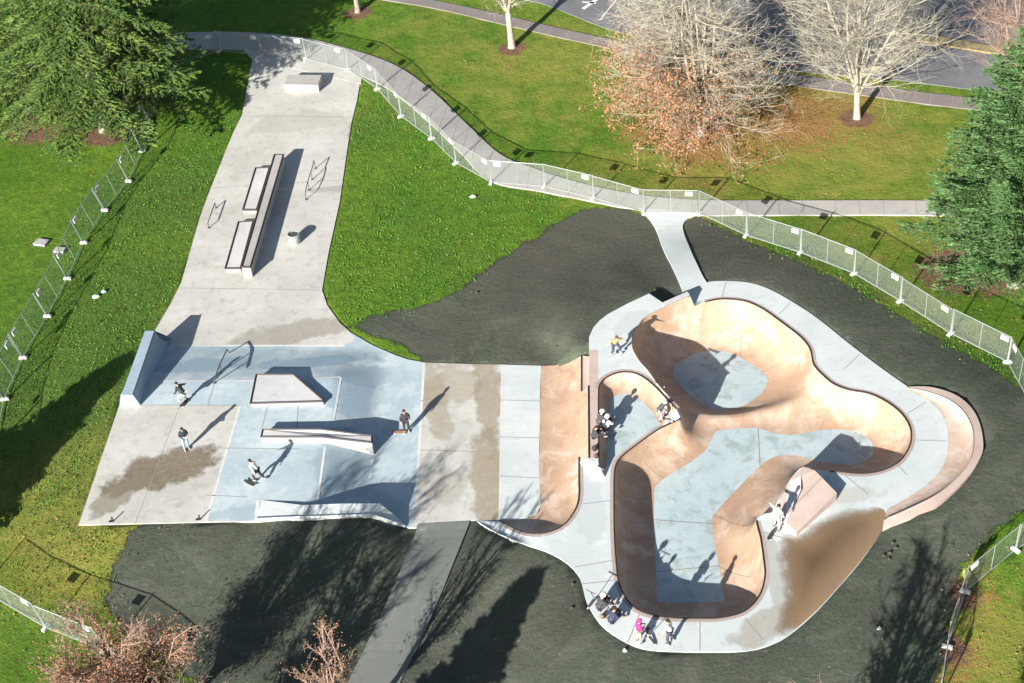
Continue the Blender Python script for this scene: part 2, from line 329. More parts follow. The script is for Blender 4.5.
# berm outside the deck
berm_in = ats([(905, 388.5, DK), (922, 397, DK), (936.6, 406.6, DK), (945.4, 420, DK), (948, 434, DK), (947.6, 452, DK), (941, 469.6, DK), (925, 486, DK), (905, 499.5, DK), (886, 511, DK)])
berm_rg = ats([(908, 388, .95), (928, 392, 1.1), (949, 400, 1.25), (963, 411, 1.3), (971.5, 425.6, 1.3), (973.5, 440, 1.3), (971, 458, 1.3), (959, 476, 1.3), (933, 497, 1.25), (884, 520, 1.1)])
berm_ex = ats([(909, 386.5, .95), (931, 387, 1.1), (954, 394, 1.22), (969, 405, 1.25), (978.5, 420, 1.25), (983, 440, 1.25), (981, 456, 1.25), (966, 479, 1.25), (936, 504, 1.2), (882.5, 529.5, 1.0)])

bk = ats([(262, 500, PLT+.02), (302, 505, PLT+.2), (318, 504.5, 1.1), (345, 503.5, 1.3), (380, 503.5, 1.3), (403, 522, .02)]); fr = ats([(256, 519.5, PLT+.02), (298, 517.5, PLT+.2), (318, 517, 1.05), (345, 516, 1.2), (372, 515, 1.2), (405, 526.5, .02)])
# ------------------------------------------------------------------ ground height
park = [plaza_out, DO, np.array(berm_ex), np.array(plat_out_hi[:-1])]
anch = np.vstack([dense(q_, .7, False) for q_ in (np.array(ats(strip_L)+ats(plaza_bot)), DO, np.array(plat_out_hi), np.array(ats(strip_R)))]
                 + [dense(np.array([p_-[0, 0, .08] for p_ in berm_ex]), .7, False)])
keep = ~inpoly(anch, np.vstack([berm_ex, berm_in[::-1]])); anch = anch[keep | (anch[:, 2] > .93)]
fd = dense(np.array(fr), .5, False); anch = anch[dline(anch, fd, False) > 1.3]; anch = np.vstack([anch, fd-[0, .35, .12]])
az = anch[:, 2].copy(); az[(az > DK+.05) & (anch[:, 0] > 0)] = np.minimum(az[(az > DK+.05) & (anch[:, 0] > 0)], 1.2)
def gz(P):
    P = np.atleast_2d(P); out = np.zeros(len(P))
    for i in range(0, len(P), 4000):
        Q = P[i:i+4000, :2]; d2 = ((Q[:, None]-anch[None, :, :2])**2).sum(2)+.02; w = d2**-2.5
        z = (w@az)/w.sum(1); dm = np.sqrt(d2.min(1)); out[i:i+4000] = z*(1-smooth01((dm-.5)/7.5))-.05
    return out
def ag(px, py):
    z = 0.
    for _ in range(5): p_ = at(px, py, z); z = float(gz(p_[None])[0])
    return np.array([p_[0], p_[1], z])
def ags(pts): return np.array([ag(*q_[:2]) for q_ in pts])

# ------------------------------------------------------------------ ground sheet
xs = np.concatenate([np.linspace(-600, -70, 18), np.arange(-66, -40, 2.0), np.arange(-40, 48, .5), np.arange(48, 70, 2.0), np.linspace(74, 600, 18)])
ys = np.concatenate([np.linspace(-300, 34, 14), np.arange(36, 128, .5), np.arange(129, 160, 2.0), np.linspace(165, 1500, 24)])
X, Y = np.meshgrid(xs, ys); GP = np.c_[X.ravel(), Y.ravel()]; nx, ny = len(xs), len(ys)
near = (abs(GP[:, 0]) < 72) & (GP[:, 1] > 30) & (GP[:, 1] < 160)
Z = np.full(len(GP), -.05); Z[near] = gz(GP[near])
Z += np.where(near, .03*np.sin(GP[:, 0]*1.7+np.sin(GP[:, 1]*.9)*2)*np.sin(GP[:, 1]*1.3), 0)*np.clip(dline(GP, DO, False)/3, 0, 1)*np.clip(dline(GP, plaza_out)/3, 0, 1)
inside = np.zeros(len(GP), bool)
DKALL = np.vstack([DO, QL[::-1], plat_out_hi])
for pol in (plaza_out, DKALL): inside |= (sdist(GP, pol) < -.6)
bridge = np.array(ats([(500, 372, 0), (575, 362, .9), (600, 345, HI), (640, 345, HI), (640, 400, HI), (612, 560, DK), (585, 560, DK), (560, 546, DK), (515, 533, .5), (490, 522, .05), (480, 480, 0)]))
bermp = np.vstack([berm_in, np.array(berm_ex)[::-1]])
UP = [plaza_out, DKALL, bridge, bermp, np.array(ats([(541, 366), (577.5, 351, .95), (589, 349, .95), (590, 460, DK), (541, 500, 0)]))]
us = np.min([sdist(GP, q_) for q_ in UP], 0)
inside |= us < -.6
zc = np.minimum(np.where(inpoly(GP, plaza_out), plaza_z(GP), DK), DK)
zc = np.where(sdist(GP, DKALL) < .1, np.minimum(deck_z(GP), DK), zc)
Z = np.where(us < -.5, -2.5, np.where(us < .02, np.minimum(Z, zc-.06), Z))
Z = np.where((us < -.1) & (sdist(GP, bridge) < -.1), -2.5, Z)
idx = np.arange(nx*ny).reshape(ny, nx)
Q = np.stack([idx[:-1, :-1], idx[:-1, 1:], idx[1:, 1:], idx[1:, :-1]], -1).reshape(-1, 4)
Q = Q[~inside[Q].all(1)]
ground = obj('ground', np.c_[GP, Z], Q, M['ground'], smooth=True); tag(ground, kind='structure')
mul1 = ags([(345, 326), (372, 315), (410, 308), (440, 300), (462, 288), (480, 272), (505, 256), (530, 240), (556, 222), (580, 210), (600, 207), (630, 209), (662, 225), (680, 222), (700, 215), (740, 237), (790, 258), (842, 280), (900, 315), (950, 345), (1000, 372), (1024, 390), (1050, 400), (1050, 500), (1010, 520), (968, 560), (955, 590), (940, 683), (930, 740), (215, 740), (195, 683), (150, 650), (118, 625), (105, 600), (110, 570), (125, 545), (135, 523), (300, 500), (500, 420), (400, 345)])
mulch = np.clip(-sdist(GP, mul1)*.8, -1.2, 1.2)
def bump_at(pts):
    v = np.zeros(len(GP))
    for px, py, r, s in pts:
        c = at(px, py); v = np.maximum(v, s*np.exp(-((GP-c[:2])**2).sum(1)/(2*r*r)))
    return v
leaf = bump_at([(790, 118, 5, .85), (850, 108, 3, .7), (880, 135, 4, .55), (740, 150, 4, .7), (640, 175, 4, .45), (700, 140, 3.0, 1.0), (650, 130, 3.0, .7), (760, 125, 4, .55), (830, 110, 3, .5), (700, 180, 3.5, .55), (780, 185, 5, .35), (860, 120, 2.2, .7), (335, 80, 1.2, .0), (965, 272, 3.0, .5), (120, 640, 4, .55), (60, 620, 3, .45), (130, 430, 3, .3), (510, 62, 2, .5), (478, 68, 1.6, .45), (440, 90, 2.5, .25), (975, 600, 2.2, .6), (950, 660, 2, .7), (80, 545, 3, .35), (520, 90, 5, .25), (250, 90, 2, .4), (360, 110, 1.5, .5)])
bed = bump_at([(105, 133, 1.7, .9), (40, 125, 2.5, .9), (512, 48, 1.1, .85), (857, 118, 1.2, .85), (958, 270, 2.6, .8), (990, 277, 2, .8), (358, 12, 1.2, .85), (705, 120, 1.6, .9), (960, 600, 1.2, .75), (948, 650, 1.2, .75)])
dryv = bump_at([(850, 150, 9, .55), (700, 180, 6, .5), (600, 100, 8, .35), (560, 60, 9, .5), (450, 50, 6, .4), (620, 170, 6, .4), (900, 230, 5, .45), (780, 100, 7, .8), (950, 150, 6, .5), (450, 20, 7, .35), (80, 540, 4, .9), (60, 470, 5, .7), (30, 560, 4, .5), (110, 430, 3, .5), (990, 640, 4, .6), (700, 225, 4, .6), (850, 300, 4, .45), (900, 330, 4, .45)])
rough = bump_at([(160, 200, 6, .9), (120, 300, 7, .9), (60, 400, 8, 1.0), (60, 500, 6, .7), (200, 130, 4, .6), (400, 220, 6, .55), (450, 260, 5, .6), (480, 200, 4, .5), (380, 120, 4, .7), (370, 160, 3, .5), (30, 640, 5, .6), (740, 230, 2, .9), (800, 262, 2, .9), (860, 295, 2, .9), (930, 340, 2.5, .9), (1000, 372, 2, .9), (110, 590, 4, .5)])
brown = bump_at([(560, 250, 7, .95), (440, 330, 3, .7), (620, 240, 4, .9), (730, 240, 4, .9), (760, 270, 4, .7), (500, 600, 6, .4)])
leaf = np.maximum(leaf, .5*np.exp(-dline(GP, np.array(ats(strip_L)), False)*1.2)); leaf = np.maximum(leaf, .45*np.exp(-dline(GP, np.array(ats(strip_R[7:])), False)*1.5))
for nm, arr in (('mulch', mulch), ('leaf', leaf), ('bed', bed), ('dry', dryv), ('rough', rough), ('brown', brown)):
    a = ground.data.attributes.new(nm, 'FLOAT', 'POINT'); a.data.foreach_set('value', arr.astype(np.float32))

# ------------------------------------------------------------------ triangulated surfaces
def surface(name, outline, zf, mats, cls=None, step=.45, extra=(), keepf=None, parent=None, skirt=.8, lines=(), smooth=True, seamless=False, boundary_z=None):
    """CDT surface inside outline. zf(P)->z; extra: closed constraint loops (xy) ; lines: open constraints"""
    O = np.asarray(outline)[:, :2]; V2 = [O]; E = [(i, (i+1) % len(O)) for i in range(len(O))]; b = len(O)
    for L, cl in [(l_, True) for l_ in extra]+[(l_, False) for l_ in lines]:
        L = np.asarray(L)[:, :2]; V2.append(L); n = len(L); E += [(b+i, b+(i+1) % n) for i in range(n if cl else n-1)]; b += n
    mn, mx = O.min(0), O.max(0); gx, gy = np.meshgrid(np.arange(mn[0], mx[0], step), np.arange(mn[1], mx[1], step)); gx = gx+(np.arange(gx.shape[0]) % 2)[:, None]*step*.5
    Gd = np.c_[gx.ravel(), gy.ravel()]; Gd = Gd[inpoly(Gd, O)]; dm = dline(Gd, O)
    for L in list(extra): dm = np.minimum(dm, dline(Gd, L))
    Gd = Gd[dm > step*.45]; V2.append(Gd); V2 = np.vstack(V2)
    r = delaunay_2d_cdt([Vector(v) for v in V2], E, [], 0, 1e-4)
    V = np.array([tuple(v) for v in r[0]]); T = [f for f in r[2]]
    C = np.array([V[list(f)].mean(0) for f in T]); ok = inpoly(C, O)
    T = [f for f, k in zip(T, ok) if k]; C = C[ok]
    z = zf(V)
    if boundary_z is not None:
        d, bi, bt = dline(V, boundary_z, True, True); B3 = np.asarray(boundary_z); n = len(B3)
        zb = B3[bi, 2]*(1-bt)+B3[(bi+1) % n, 2]*bt; z = np.where(d < 1e-3, zb, z)
    mi = cls(C) if cls else np.zeros(len(T), int)
    VV = [tuple(v)+(zz,) for v, zz in zip(V, z)]; FF = [tuple(f) for f in T]; MI = list(mi)
    # orient upward
    for i, f in enumerate(FF):
        a, b_, c = (np.array(VV[k]) for k in f[:3])
        if np.cross(b_-a, c-a)[2] < 0: FF[i] = tuple(reversed(f))
    if skirt:
        from collections import Counter
        ed = {}
        for f in FF:
            for i in range(len(f)): e = (f[i], f[(i+1) % len(f)]); ed[e] = 1
        bd = [e for e in ed if (e[1], e[0]) not in ed]; dup = {}
        for e in bd:
            for k in e:
                if k not in dup: dup[k] = (len(VV), len(VV)+1); VV.append(VV[k]); VV.append((VV[k][0], VV[k][1], VV[k][2]-skirt))
        for a, b_ in bd: FF.append((dup[a][0], dup[a][1], dup[b_][1], dup[b_][0])); MI.append(0)
    used = sorted({k for f in FF for k in f}); mp = {k: i for i, k in enumerate(used)}
    return obj(name, [VV[k] for k in used], [tuple(mp[k] for k in f) for f in FF], mats, parent, MI, smooth)
def sheet(name, pts3, mat, parent=None, lift=0.0, thick=0.0):
    mb = MB(); top = [np.array(p_)+[0, 0, lift] for p_ in pts3]
    a = sum(top[i][0]*top[(i+1) % len(top)][1]-top[(i+1) % len(top)][0]*top[i][1] for i in range(len(top)))
    if a < 0: top = top[::-1]
    if thick: mb.prism(top, [p_-[0, 0, thick] for p_ in top])
    else: mb.add(top, [tuple(range(len(top)))])
    return mb.build(name, mat, parent)
def pin(P, px_poly, z=0.): return inpoly(P, np.array(ats(px_poly, z)))

blueA = [(120, 345.5), (255, 345.5), (345, 345), (385, 325), (440, 340), (424, 363), (421, 420), (417, 480), (413, 540), (205, 540), (205, 525), (222, 470), (240, 405.5), (110, 405.5), (110, 345)]
def cls_plaza(C):
    k = np.zeros(len(C), int); zz = plaza_z(C)
    for i, zt in enumerate((0., PLT)):
        s_ = (zz > PLT/2) if i else (zz <= PLT/2)
        k = np.where(s_ & pin(C, blueA, zt), 1, k)
    k = np.where(pin(C, [(502.2, 355), (545, 355), (541, 420), (541, 525), (499.4, 530)]), 2, k)
    return k
def pl_line(a, b, n=12): return np.array([at(a[0]+(b[0]-a[0])*i/n, a[1]+(b[1]-a[1])*i/n, a[2] if len(a) > 2 else 0) for i in range(n+1)])[:, :2]
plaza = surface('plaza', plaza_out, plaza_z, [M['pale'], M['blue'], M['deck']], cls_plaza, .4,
    lines=[pl_line((156, 345.5), (340, 345.5)), pl_line((424, 363), (421, 420)), pl_line((421, 420), (417, 480)), pl_line((417, 480), (413.5, 526)),
           pl_line((502, 365.2), (499.5, 519)), pl_line((120, 405.7, PLT), (240, 405.5, PLT)), pl_line((240, 405.5, PLT), (222, 470, PLT)), pl_line((222, 470, PLT), (205.5, 521, PLT)),
           pl_line((121, 395, PLT), (150, 381.5, PLT))], boundary_z=plaza_out)
tag(plaza, 'pale and blue stained concrete street plaza of the skatepark', kind='structure')
# scored joints and pale seams drawn as narrow strips 4 mm proud
def strip(mb, a, b, w, zf, lift=.004, n=10):
    a = np.array(a)[:2]; b = np.array(b)[:2]; d = b-a; nrm = np.array([-d[1], d[0]])/np.linalg.norm(d)*w/2
    n = max(2, int(np.linalg.norm(d)/.4)); P = np.array([a+d*i/n for i in range(n+1)]); L = P+nrm; R_ = P-nrm
    zl, zr = zf(L)+lift, zf(R_)+lift
    V = [(*L[i], zl[i]) for i in range(n+1)]+[(*R_[i], zr[i]) for i in range(n+1)]
    mb.add(V, [(n+1+i, n+2+i, i+1, i) for i in range(n)])
mb = MB(); mw = MB()
J = lambda x1, y1, x2, y2, z=0., w=.05: strip(mb, at(x1, y1, z), at(x2, y2, z), w, plaza_z)
JW = lambda x1, y1, x2, y2, z=0., w=.16: strip(mw, at(x1, y1, z), at(x2, y2, z), w, plaza_z)
J(242, 116, 354, 117); J(181, 288, 320, 290); J(212, 188, 343, 180); J(500, 400, 540, 401); J(500, 437, 540, 438); J(500, 476, 539, 478); J(425, 400, 420, 401)
J(122, 405, 240, 405.5, PLT); J(205, 495, 248, 497, PLT); J(215, 381, 208, 405, PLT); J(268, 405, 262, 428, PLT); J(420, 450, 500, 452); J(298, 405, 297, 428, PLT)
J(215, 448, 300, 449, PLT); J(180, 405.5, 135, 524, PLT, .03)
JW(152, 345.6, 345, 345.6); JW(424, 363, 417.5, 480); JW(240, 406, 206, 521, PLT); JW(502, 365, 499.5, 519, 0, .1); JW(160, 381, 262, 380.5, PLT, .1); JW(373, 452, 370, 478); JW(316, 377, 341, 377, PLT, .12); JW(341, 377, 333.5, 420, PLT, .12); JW(325, 447, 318, 498, PLT, .14); JW(262, 380, 256, 405, PLT, .08); JW(258, 500, 256, 520, PLT, .2)
mb.build('expansion_joint', M['joint'], plaza); mw.build('pale_seam', concrete('seam', (.68, .68, .66), (.6, .6, .58), dirt_amt=.2), plaza)

deck = surface('bowl_deck', DECK, deck_z, [M['deck'], M['peach'], M['floor']],
    lambda C: np.where(inpoly(C, np.vstack([ARCB, floorB[::-1]])), 1, np.where(inpoly(C, np.vstack([floorB, ats([(636, 442, DK), (612, 462, DK)])])), 2, 0)), .3, lines=[floorB], boundary_z=DECK, skirt=.5)
tag(deck, 'light grey concrete deck running round the bowls', kind='structure')
platf = surface('raised_deck', PLATF, lambda P: np.full(len(P), HI), [M['deck']], None, .4, boundary_z=PLATF, skirt=.9, smooth=False)
tag(platf, 'raised concrete deck between quarter pipe and upper bowl', kind='structure')
mb = MB()
dj = lambda x1, y1, x2, y2: strip(mb, at(x1, y1, DK), at(x2, y2, DK), .05, lambda P: np.full(len(P), DK))
for q_ in [(779, 314.5, 790, 303), (843, 370, 860, 354), (895, 462, 907, 475), (842, 473, 868, 494), (745, 618, 763, 640), (700, 620, 700, 650), (640, 613, 628, 642), (615, 500, 583, 504), (615, 560, 575, 567), (722, 297, 726, 282), (905, 415, 926, 402), (757, 530, 783, 538), (913, 440, 946, 441), (618, 580, 582, 584)]: dj(*q_)
mb.build('deck_joint', M['joint'], deck)

# ------------------------------------------------------------------ the main pool with two floors
def pool_z(P):
    P = np.atleast_2d(P); dr, bi, bt = dline(P, RIM, True, True); n = len(RIM); zr = RIM[bi, 2]*(1-bt)+RIM[(bi+1) % n, 2]*bt
    a = np.maximum(sdist(P, FA), 0); c = np.maximum(sdist(P, FC), 0); df = np.minimum(a, c)
    wa = 1/(a+.05)**2; wc = 1/(c+.05)**2; zf = (AF*wa+CF*wc)/(wa+wc)
    tt = df/(df+dr+1e-9); h = 1-np.sqrt(np.clip(1-(tt*.985)**2, 0, 1)); h /= 1-math.sqrt(1-.985**2)
    z = zf+(zr-zf)*h
    hump = np.clip(np.minimum(a, c)/1.2, 0, 1)*np.clip(dr/2.2, 0, 1)*np.exp(-((a-c)/1.3)**2)*.35
    return z+hump
zin = lambda C: np.where(inpoly(C, FA) | inpoly(C, FC), 1, 0)
pool = empty('skate_pool', at(690, 560, CF), 'large two-lobed concrete skate pool with sand coloured walls and pale blue floors', 'skate bowl')
ori = pool.location
def world_child(o, root):
    """geometry was given in world coordinates: keep it there under a located root"""
    o.parent = root; o.matrix_parent_inverse = Matrix.LocRotScale(root.location, root.rotation_euler, None).inverted(); return o
def surf_part(name, keepmask, mats, **k): pass
full = surface('transition_wall', RIM, pool_z, [M['peach'], M['floor']], zin, .3, extra=[FA, FC], skirt=0, boundary_z=RIM)
# split the two materials into wall and floor parts
def split_mesh(o, idx, name, mat):
    me = o.data; V = [v.co[:] for v in me.vertices]; Fs = [tuple(p_.vertices) for p_ in me.polygons if p_.material_index == idx]
    us = sorted({k for f in Fs for k in f}); mp = {k: i for i, k in enumerate(us)}
    return obj(name, [V[k] for k in us], [tuple(mp[k] for k in f) for f in Fs], mat, None, None, True)
wl = split_mesh(full, 0, 'transition_wall', M['peach']); fl = split_mesh(full, 1, 'pool_floor', M['floor'])
bpy.data.objects.remove(full); wl.name = 'transition_wall'
world_child(wl, pool); world_child(fl, pool)
def offset_band(line, w, zoff=.006, closed=False, h=.0):
    L = np.asarray(line); n = len(L); mbb = MB(); V = []
    for i in range(n):
        a, b = (L[i-1], L[(i+1) % n]) if closed else (L[max(i-1, 0)], L[min(i+1, n-1)])
        t_ = (b-a)[:2]; t_ = t_/(np.linalg.norm(t_)+1e-9); nn = np.array([t_[1], -t_[0]])*w
        V.append((L[i][0], L[i][1], L[i][2]+zoff)); V.append((L[i][0]+nn[0], L[i][1]+nn[1], L[i][2]+zoff))
    for i in range(n if closed else n-1):
        j = (i+1) % n; mbb.F.append((2*i, 2*i+1, 2*j+1, 2*j)); mbb.M.append(0)
    mbb.V = V; return mbb
area = sum(RIM[i][0]*RIM[(i+1) % len(RIM)][1]-RIM[(i+1) % len(RIM)][0]*RIM[i][1] for i in range(len(RIM)))
sgn = 1 if area > 0 else -1
k1 = int(np.argmin(np.hypot(*(RIM[:, :2]-at(757, 518, DK)[:2]).T))); k2 = int(np.argmin(np.hypot(*(RIM[:, :2]-at(831, 471, DK)[:2]).T)))
for i, seg in enumerate((RIM[k0:k1], RIM[k2:])):
    o = offset_band(seg, .22*sgn, .006).build('coping_band', M['rim']); world_child(o, pool)
    mb = MB(); mb.tube([p_+[0, 0, .01] for p_ in seg], .045, 5); o = mb.build('coping', M['black'], smooth=True); world_child(o, pool)
mb = MB(); mb.tube([p_+[0, 0, .01] for p_ in RIM[1:k0]], .035, 5); world_child(mb.build('coping', M['rim'], smooth=True), pool)

M['pourj'] = simple('pour_joint', (.30, .24, .19), .9)
def pstrip(a, b, w=.035):
    a = np.array(a)[:2]; b = np.array(b)[:2]; d = b-a; nrm = np.array([-d[1], d[0]])/np.linalg.norm(d)*w/2; n = 40; P = np.array([a+d*i/n for i in range(n+1)])
    ok = inpoly(P, RIM) & (dline(P, RIM) > .05); P = P[ok]; n = len(P)-1; L = P+nrm; R_ = P-nrm; mb.add([(*v, z_+.012) for v, z_ in zip(L, pool_z(L))]+[(*v, z_+.012) for v, z_ in zip(R_, pool_z(R_))], [(n+1+i, n+2+i, i+1, i) for i in range(n)])
for (x1, y1, z1, x2, y2, z2) in [(614.5, 531, DK, 655, 533, CF), (765, 570, DK, 718, 566, CF), (690, 618, DK, 690, 602, CF), (757, 518, DK, 713, 514, CF), (658, 430, DK, 691, 462, CF), (636, 445, DK, 664, 478, CF), (744, 301, DK, 740, 357, AF), (802, 338, DK, 762, 372, AF), (834, 385, DK, 820, 430, CF), (887, 402, DK, 866, 437, CF), (911, 441, DK, 873, 449, CF), (633, 340, HI, 676, 366, AF), (656, 572, CF, 719, 566, CF), (654, 520, CF, 713, 524, CF), (760, 466, CF, 758, 428, CF)]:
    mb = MB(); pstrip(at(x1, y1, z1), at(x2, y2, z2)); world_child(mb.build('pour_joint', M['pourj']), pool)

# raised extension wedge on the pool rim by the long rim notch
root = empty('rim_extension', at(677, 300, DK), 'thin raised concrete wedge on upper rim of the large pool beside entry path', 'ledge')
mb = MB(); tp = ats([(664, 306.6, HI+.012), (690, 295.2, HI+.012), (687.5, 291.5, HI+.012), (661.5, 302.8, HI+.012)]); mb.prism(tp[::1], [np.array([v[0], v[1], DK-.02]) for v in tp]); world_child(mb.build('wedge', M['white']), root)
# small arc bowl coping + floor edge
root = empty('small_bowl', at(630, 430, DK), 'small arc shaped bowl with peach bank beside the helmeted rider', 'skate bowl')
mb = MB(); mb.tube([p_+[0, 0, .01] for p_ in ARCB], .045, 5); world_child(mb.build('coping', M['black'], smooth=True), root)
world_child(offset_band(ARCB[4:], -.25, .006).build('coping_band', M['rim']), root)

# pool-side quarter extension block (the rose slab)
blk = empty('extension_block', at(815, 505, DK), 'raised rose concrete block between pool and brown puddle', 'skate ramp')
mb = MB(); top = ats([(803, 466.5, 1.5), (815, 470.5, 1.5), (837, 493, 1.45), (796.5, 532.5, 1.2), (785.5, 523, 1.2), (776, 509, 1.25), (790, 479.5, 1.5)])
mb.prism(top, [np.array([v[0], v[1], DK-.3]) for v in top]); world_child(mb.build('slab', M['rose']), blk)
mb = MB(); e = ats([(786, 515, 1.28), (822, 478, 1.5)]); mb.tube([e[0]+[0, 0, .01], e[1]+[0, 0, .02]], .05, 5); world_child(mb.build('edge_seam', M['rim']), blk)
mb = MB(); a = ats([(771, 515, DK+.02), (786, 524, 1.21), (792, 480.5, 1.49), (803, 467.5, 1.51), (801, 475, 1.51)]);
mb.add([a[0], a[1], at(801, 490, 1.5), a[4], a[2]], [(0, 1, 2, 3, 4)]); mb.V = [(v[0], v[1], v[2]+.012) for v in mb.V]; world_child(mb.build('ramp_face', M['white']), blk)

# berm
berm = empty('curved_berm', at(970, 440, DK), 'curved sand coloured berm wall at the far right end of the deck', 'skate ramp')
bi_, br_, be_ = spline(berm_in, .2, False), spline(berm_rg, .2, False), spline(berm_ex, .2, False)
def resamp(L, n):
    s = np.r_[0, np.cumsum(np.linalg.norm(np.diff(L, axis=0), axis=1))]; q_ = np.linspace(0, s[-1], n); return np.c_[[np.interp(q_, s, L[:, k]) for k in range(3)]].T
N = 80; bi_, br_, be_ = resamp(bi_, N), resamp(br_, N), resamp(be_, N)
def loft(rows, mat, name, parent=None, smooth=True, flip=False):
    V = np.vstack(rows); n = len(rows[0]); Fs = []
    for r in range(len(rows)-1):
        for i in range(n-1):
            f = (r*n+i, r*n+i+1, (r+1)*n+i+1, (r+1)*n+i); Fs.append(f[::-1] if flip else f)
    return obj(name, V, Fs, mat, parent, None, smooth)
rows = []
for k in range(7):
    t_ = k/6; hz = (1-math.sqrt(max(0, 1-(t_*.97)**2)))/(1-math.sqrt(1-.97**2)); R_ = bi_+(br_-bi_)*t_; R_[:, 2] = bi_[:, 2]+.01+(br_[:, 2]-bi_[:, 2])*hz; rows.append(R_)
world_child(loft(rows, M['blush'], 'berm_face'), berm)
dn = be_.copy(); dn[:, 2] -= 1.6
world_child(loft([br_, be_, dn], M['rose'], 'berm_top', smooth=False), berm)
mb = MB(); mb.tube([p_+[0, 0, .005] for p_ in br_[::2]], .03, 5); world_child(mb.build('coping', M['rim'], smooth=True), berm)

# ------------------------------------------------------------------ quarter pipe
qp = empty('quarter_pipe', at(560, 430), 'peach concrete quarter pipe curving round the corner beside the plaza', 'quarter pipe')
FT = np.vstack([np.array(ats(foot[:6])), spline(ats(foot[6:]), .3, False)])
def qsec(name, ftp, lip, mat, nr_=10, maxa=.93, tmax=1.):
    rows = []
    for k in range(nr_+1):
        t_ = k/nr_*tmax; hz = (1-math.sqrt(max(0, 1-(t_*maxa)**2)))/(1-math.sqrt(1-maxa**2)); R_ = ftp+(lip-ftp)*t_; R_[:, 2] = ftp[:, 2]+.004+(lip[:, 2]-ftp[:, 2])*hz; rows.append(R_)
    o = loft(rows, mat, name); world_child(o, qp); return rows
def seg(a, b, n=12): return np.array([at(a[0]+(b[0]-a[0])*i/n, a[1]+(b[1]-a[1])*i/n, a[2]+(b[2]-a[2])*i/n) for i in range(n+1)])
S1 = qsec('upper_section', seg((541, 365.7, 0), (540.5, 392, 0)), seg((588.5, 348, HI), (588.5, 386, HI)), M['peach'], tmax=.85)
S2 = qsec('tall_section', seg((540.5, 392, 0), (539.2, 462, 0)), seg((588.5, 386, HI), (589, 458, HI)), M['peach'])
lowft = resamp(np.vstack([at(539.2, 462, 0)[None], spline(ats([(539, 471), (539.8, 490), (541, 505), (536, 515), (520, 520), (500, 520.5)]), .3, False)]), 50)
S3 = qsec('curved_section', lowft, resamp(np.vstack([QL]), 50), M['peach'], maxa=.79)
for (a_, b_) in ((S1[-1], .95), (QL, 0), (S2[-1], 0)):
    mb = MB(); mb.tube([p_+[0, 0, .01] for p_ in a_], .045, 5); world_child(mb.build('coping', M['black'], smooth=True), qp)
mb = MB(); a = S1[-1]; b = seg((589.5, 349, HI), (589.5, 388, HI)); b[:, 2] = a[:, 2]; world_child(loft([a, b], M['rose'], 'upper_shelf', smooth=False), qp)
# side walls between the sections, ends filled down to the ground
def wall_fill(name, prof, mat, zb=-.3):
    n = len(prof); V = [tuple(p_) for p_ in prof]+[(p_[0], p_[1], zb) for p_ in prof]; world_child(obj(name, V, [(i, i+1, n+i+1, n+i) for i in range(n-1)], mat), qp)
wall_fill('end_wall', [r[0] for r in S1]+[at(589, 349, .95)], M['deck'], -.6); wall_fill('side_wall', [r[0] for r in S2], M['peach'])
wall_fill('side_wall', [r[-1] for r in S2]+[at(590, 461, HI)], M['white'])
mb = MB(); a = ats([(590, 457, HI), (599, 462.5, HI), (600.5, 469, DK+.01), (584, 468.5, DK+.01), (579.5, 462, DK+.01)]); mb.add([a[0], a[1], a[2], a[3], a[4]], [(0, 1, 2, 3), (0, 3, 4)]); world_child(mb.build('end_ramp', M['deck']), qp)
world_child(offset_band(QL, -.22, .008).build('coping_band', M['rim']), qp)
mb = MB(); mb.add(ats([(589.2, 350, HI), (598, 350, HI), (598, 458, HI), (589.2, 458, HI)], HI), [(0, 1, 2, 3)]); mb.V = [(v[0], v[1], v[2]+.005) for v in mb.V]; world_child(mb.build('top_strip', M['rose']), qp)

# ------------------------------------------------------------------ puddle
m, t, p = nt('muddy_water'); g = G(t); p.inputs["Roughness"].default_value = .12
c = g.mix(g.ramp(g.math('ADD', g.attr('deep'), g.math('MULTIPLY', g.noise(.5, 5, .6), .4)), .25, 1.0), (.30, .20, .115), (.115, .072, .042)); g.l(c, p.inputs["Base Color"])
al = g.math('ADD', g.attr('depth'), g.math('MULTIPLY', g.math('SUBTRACT', g.noise(1.6, 6, .7), .5), .7)); g.l(g.ramp(al, .08, .75, 0, .95), p.inputs["Alpha"]); M['mud'] = m
pud = spline(ats([(783, 530), (797, 534), (812, 521), (830, 512), (850, 507), (868, 507), (884, 510), (882, 530), (862, 559), (840, 585), (817, 610), (789, 634), (772, 641), (776, 622), (780, 600), (778, 575), (774, 552)], DK), .4)
o = surface('puddle', pud, lambda P: np.full(len(P), DK+.012), [M['mud']], None, .35, skirt=0); o.name = 'puddle'
dd = dline(np.array([v.co[:] for v in o.data.vertices]), pud); rightedge = dline(np.array([v.co[:] for v in o.data.vertices]), np.array(ats([(886, 512), (882, 530), (862, 559), (840, 585), (817, 610), (800, 626)], DK)), False)
a = o.data.attributes.new('depth', 'FLOAT', 'POINT'); a.data.foreach_set('value', np.clip(dd*.9+np.exp(-rightedge*2)*.8, 0, 1).astype(np.float32))
a = o.data.attributes.new('deep', 'FLOAT', 'POINT'); a.data.foreach_set('value', np.clip(dd/2.6, 0, 1).astype(np.float32))
tag(o, 'muddy brown puddle lying on the deck at its lower right edge', 'puddle')

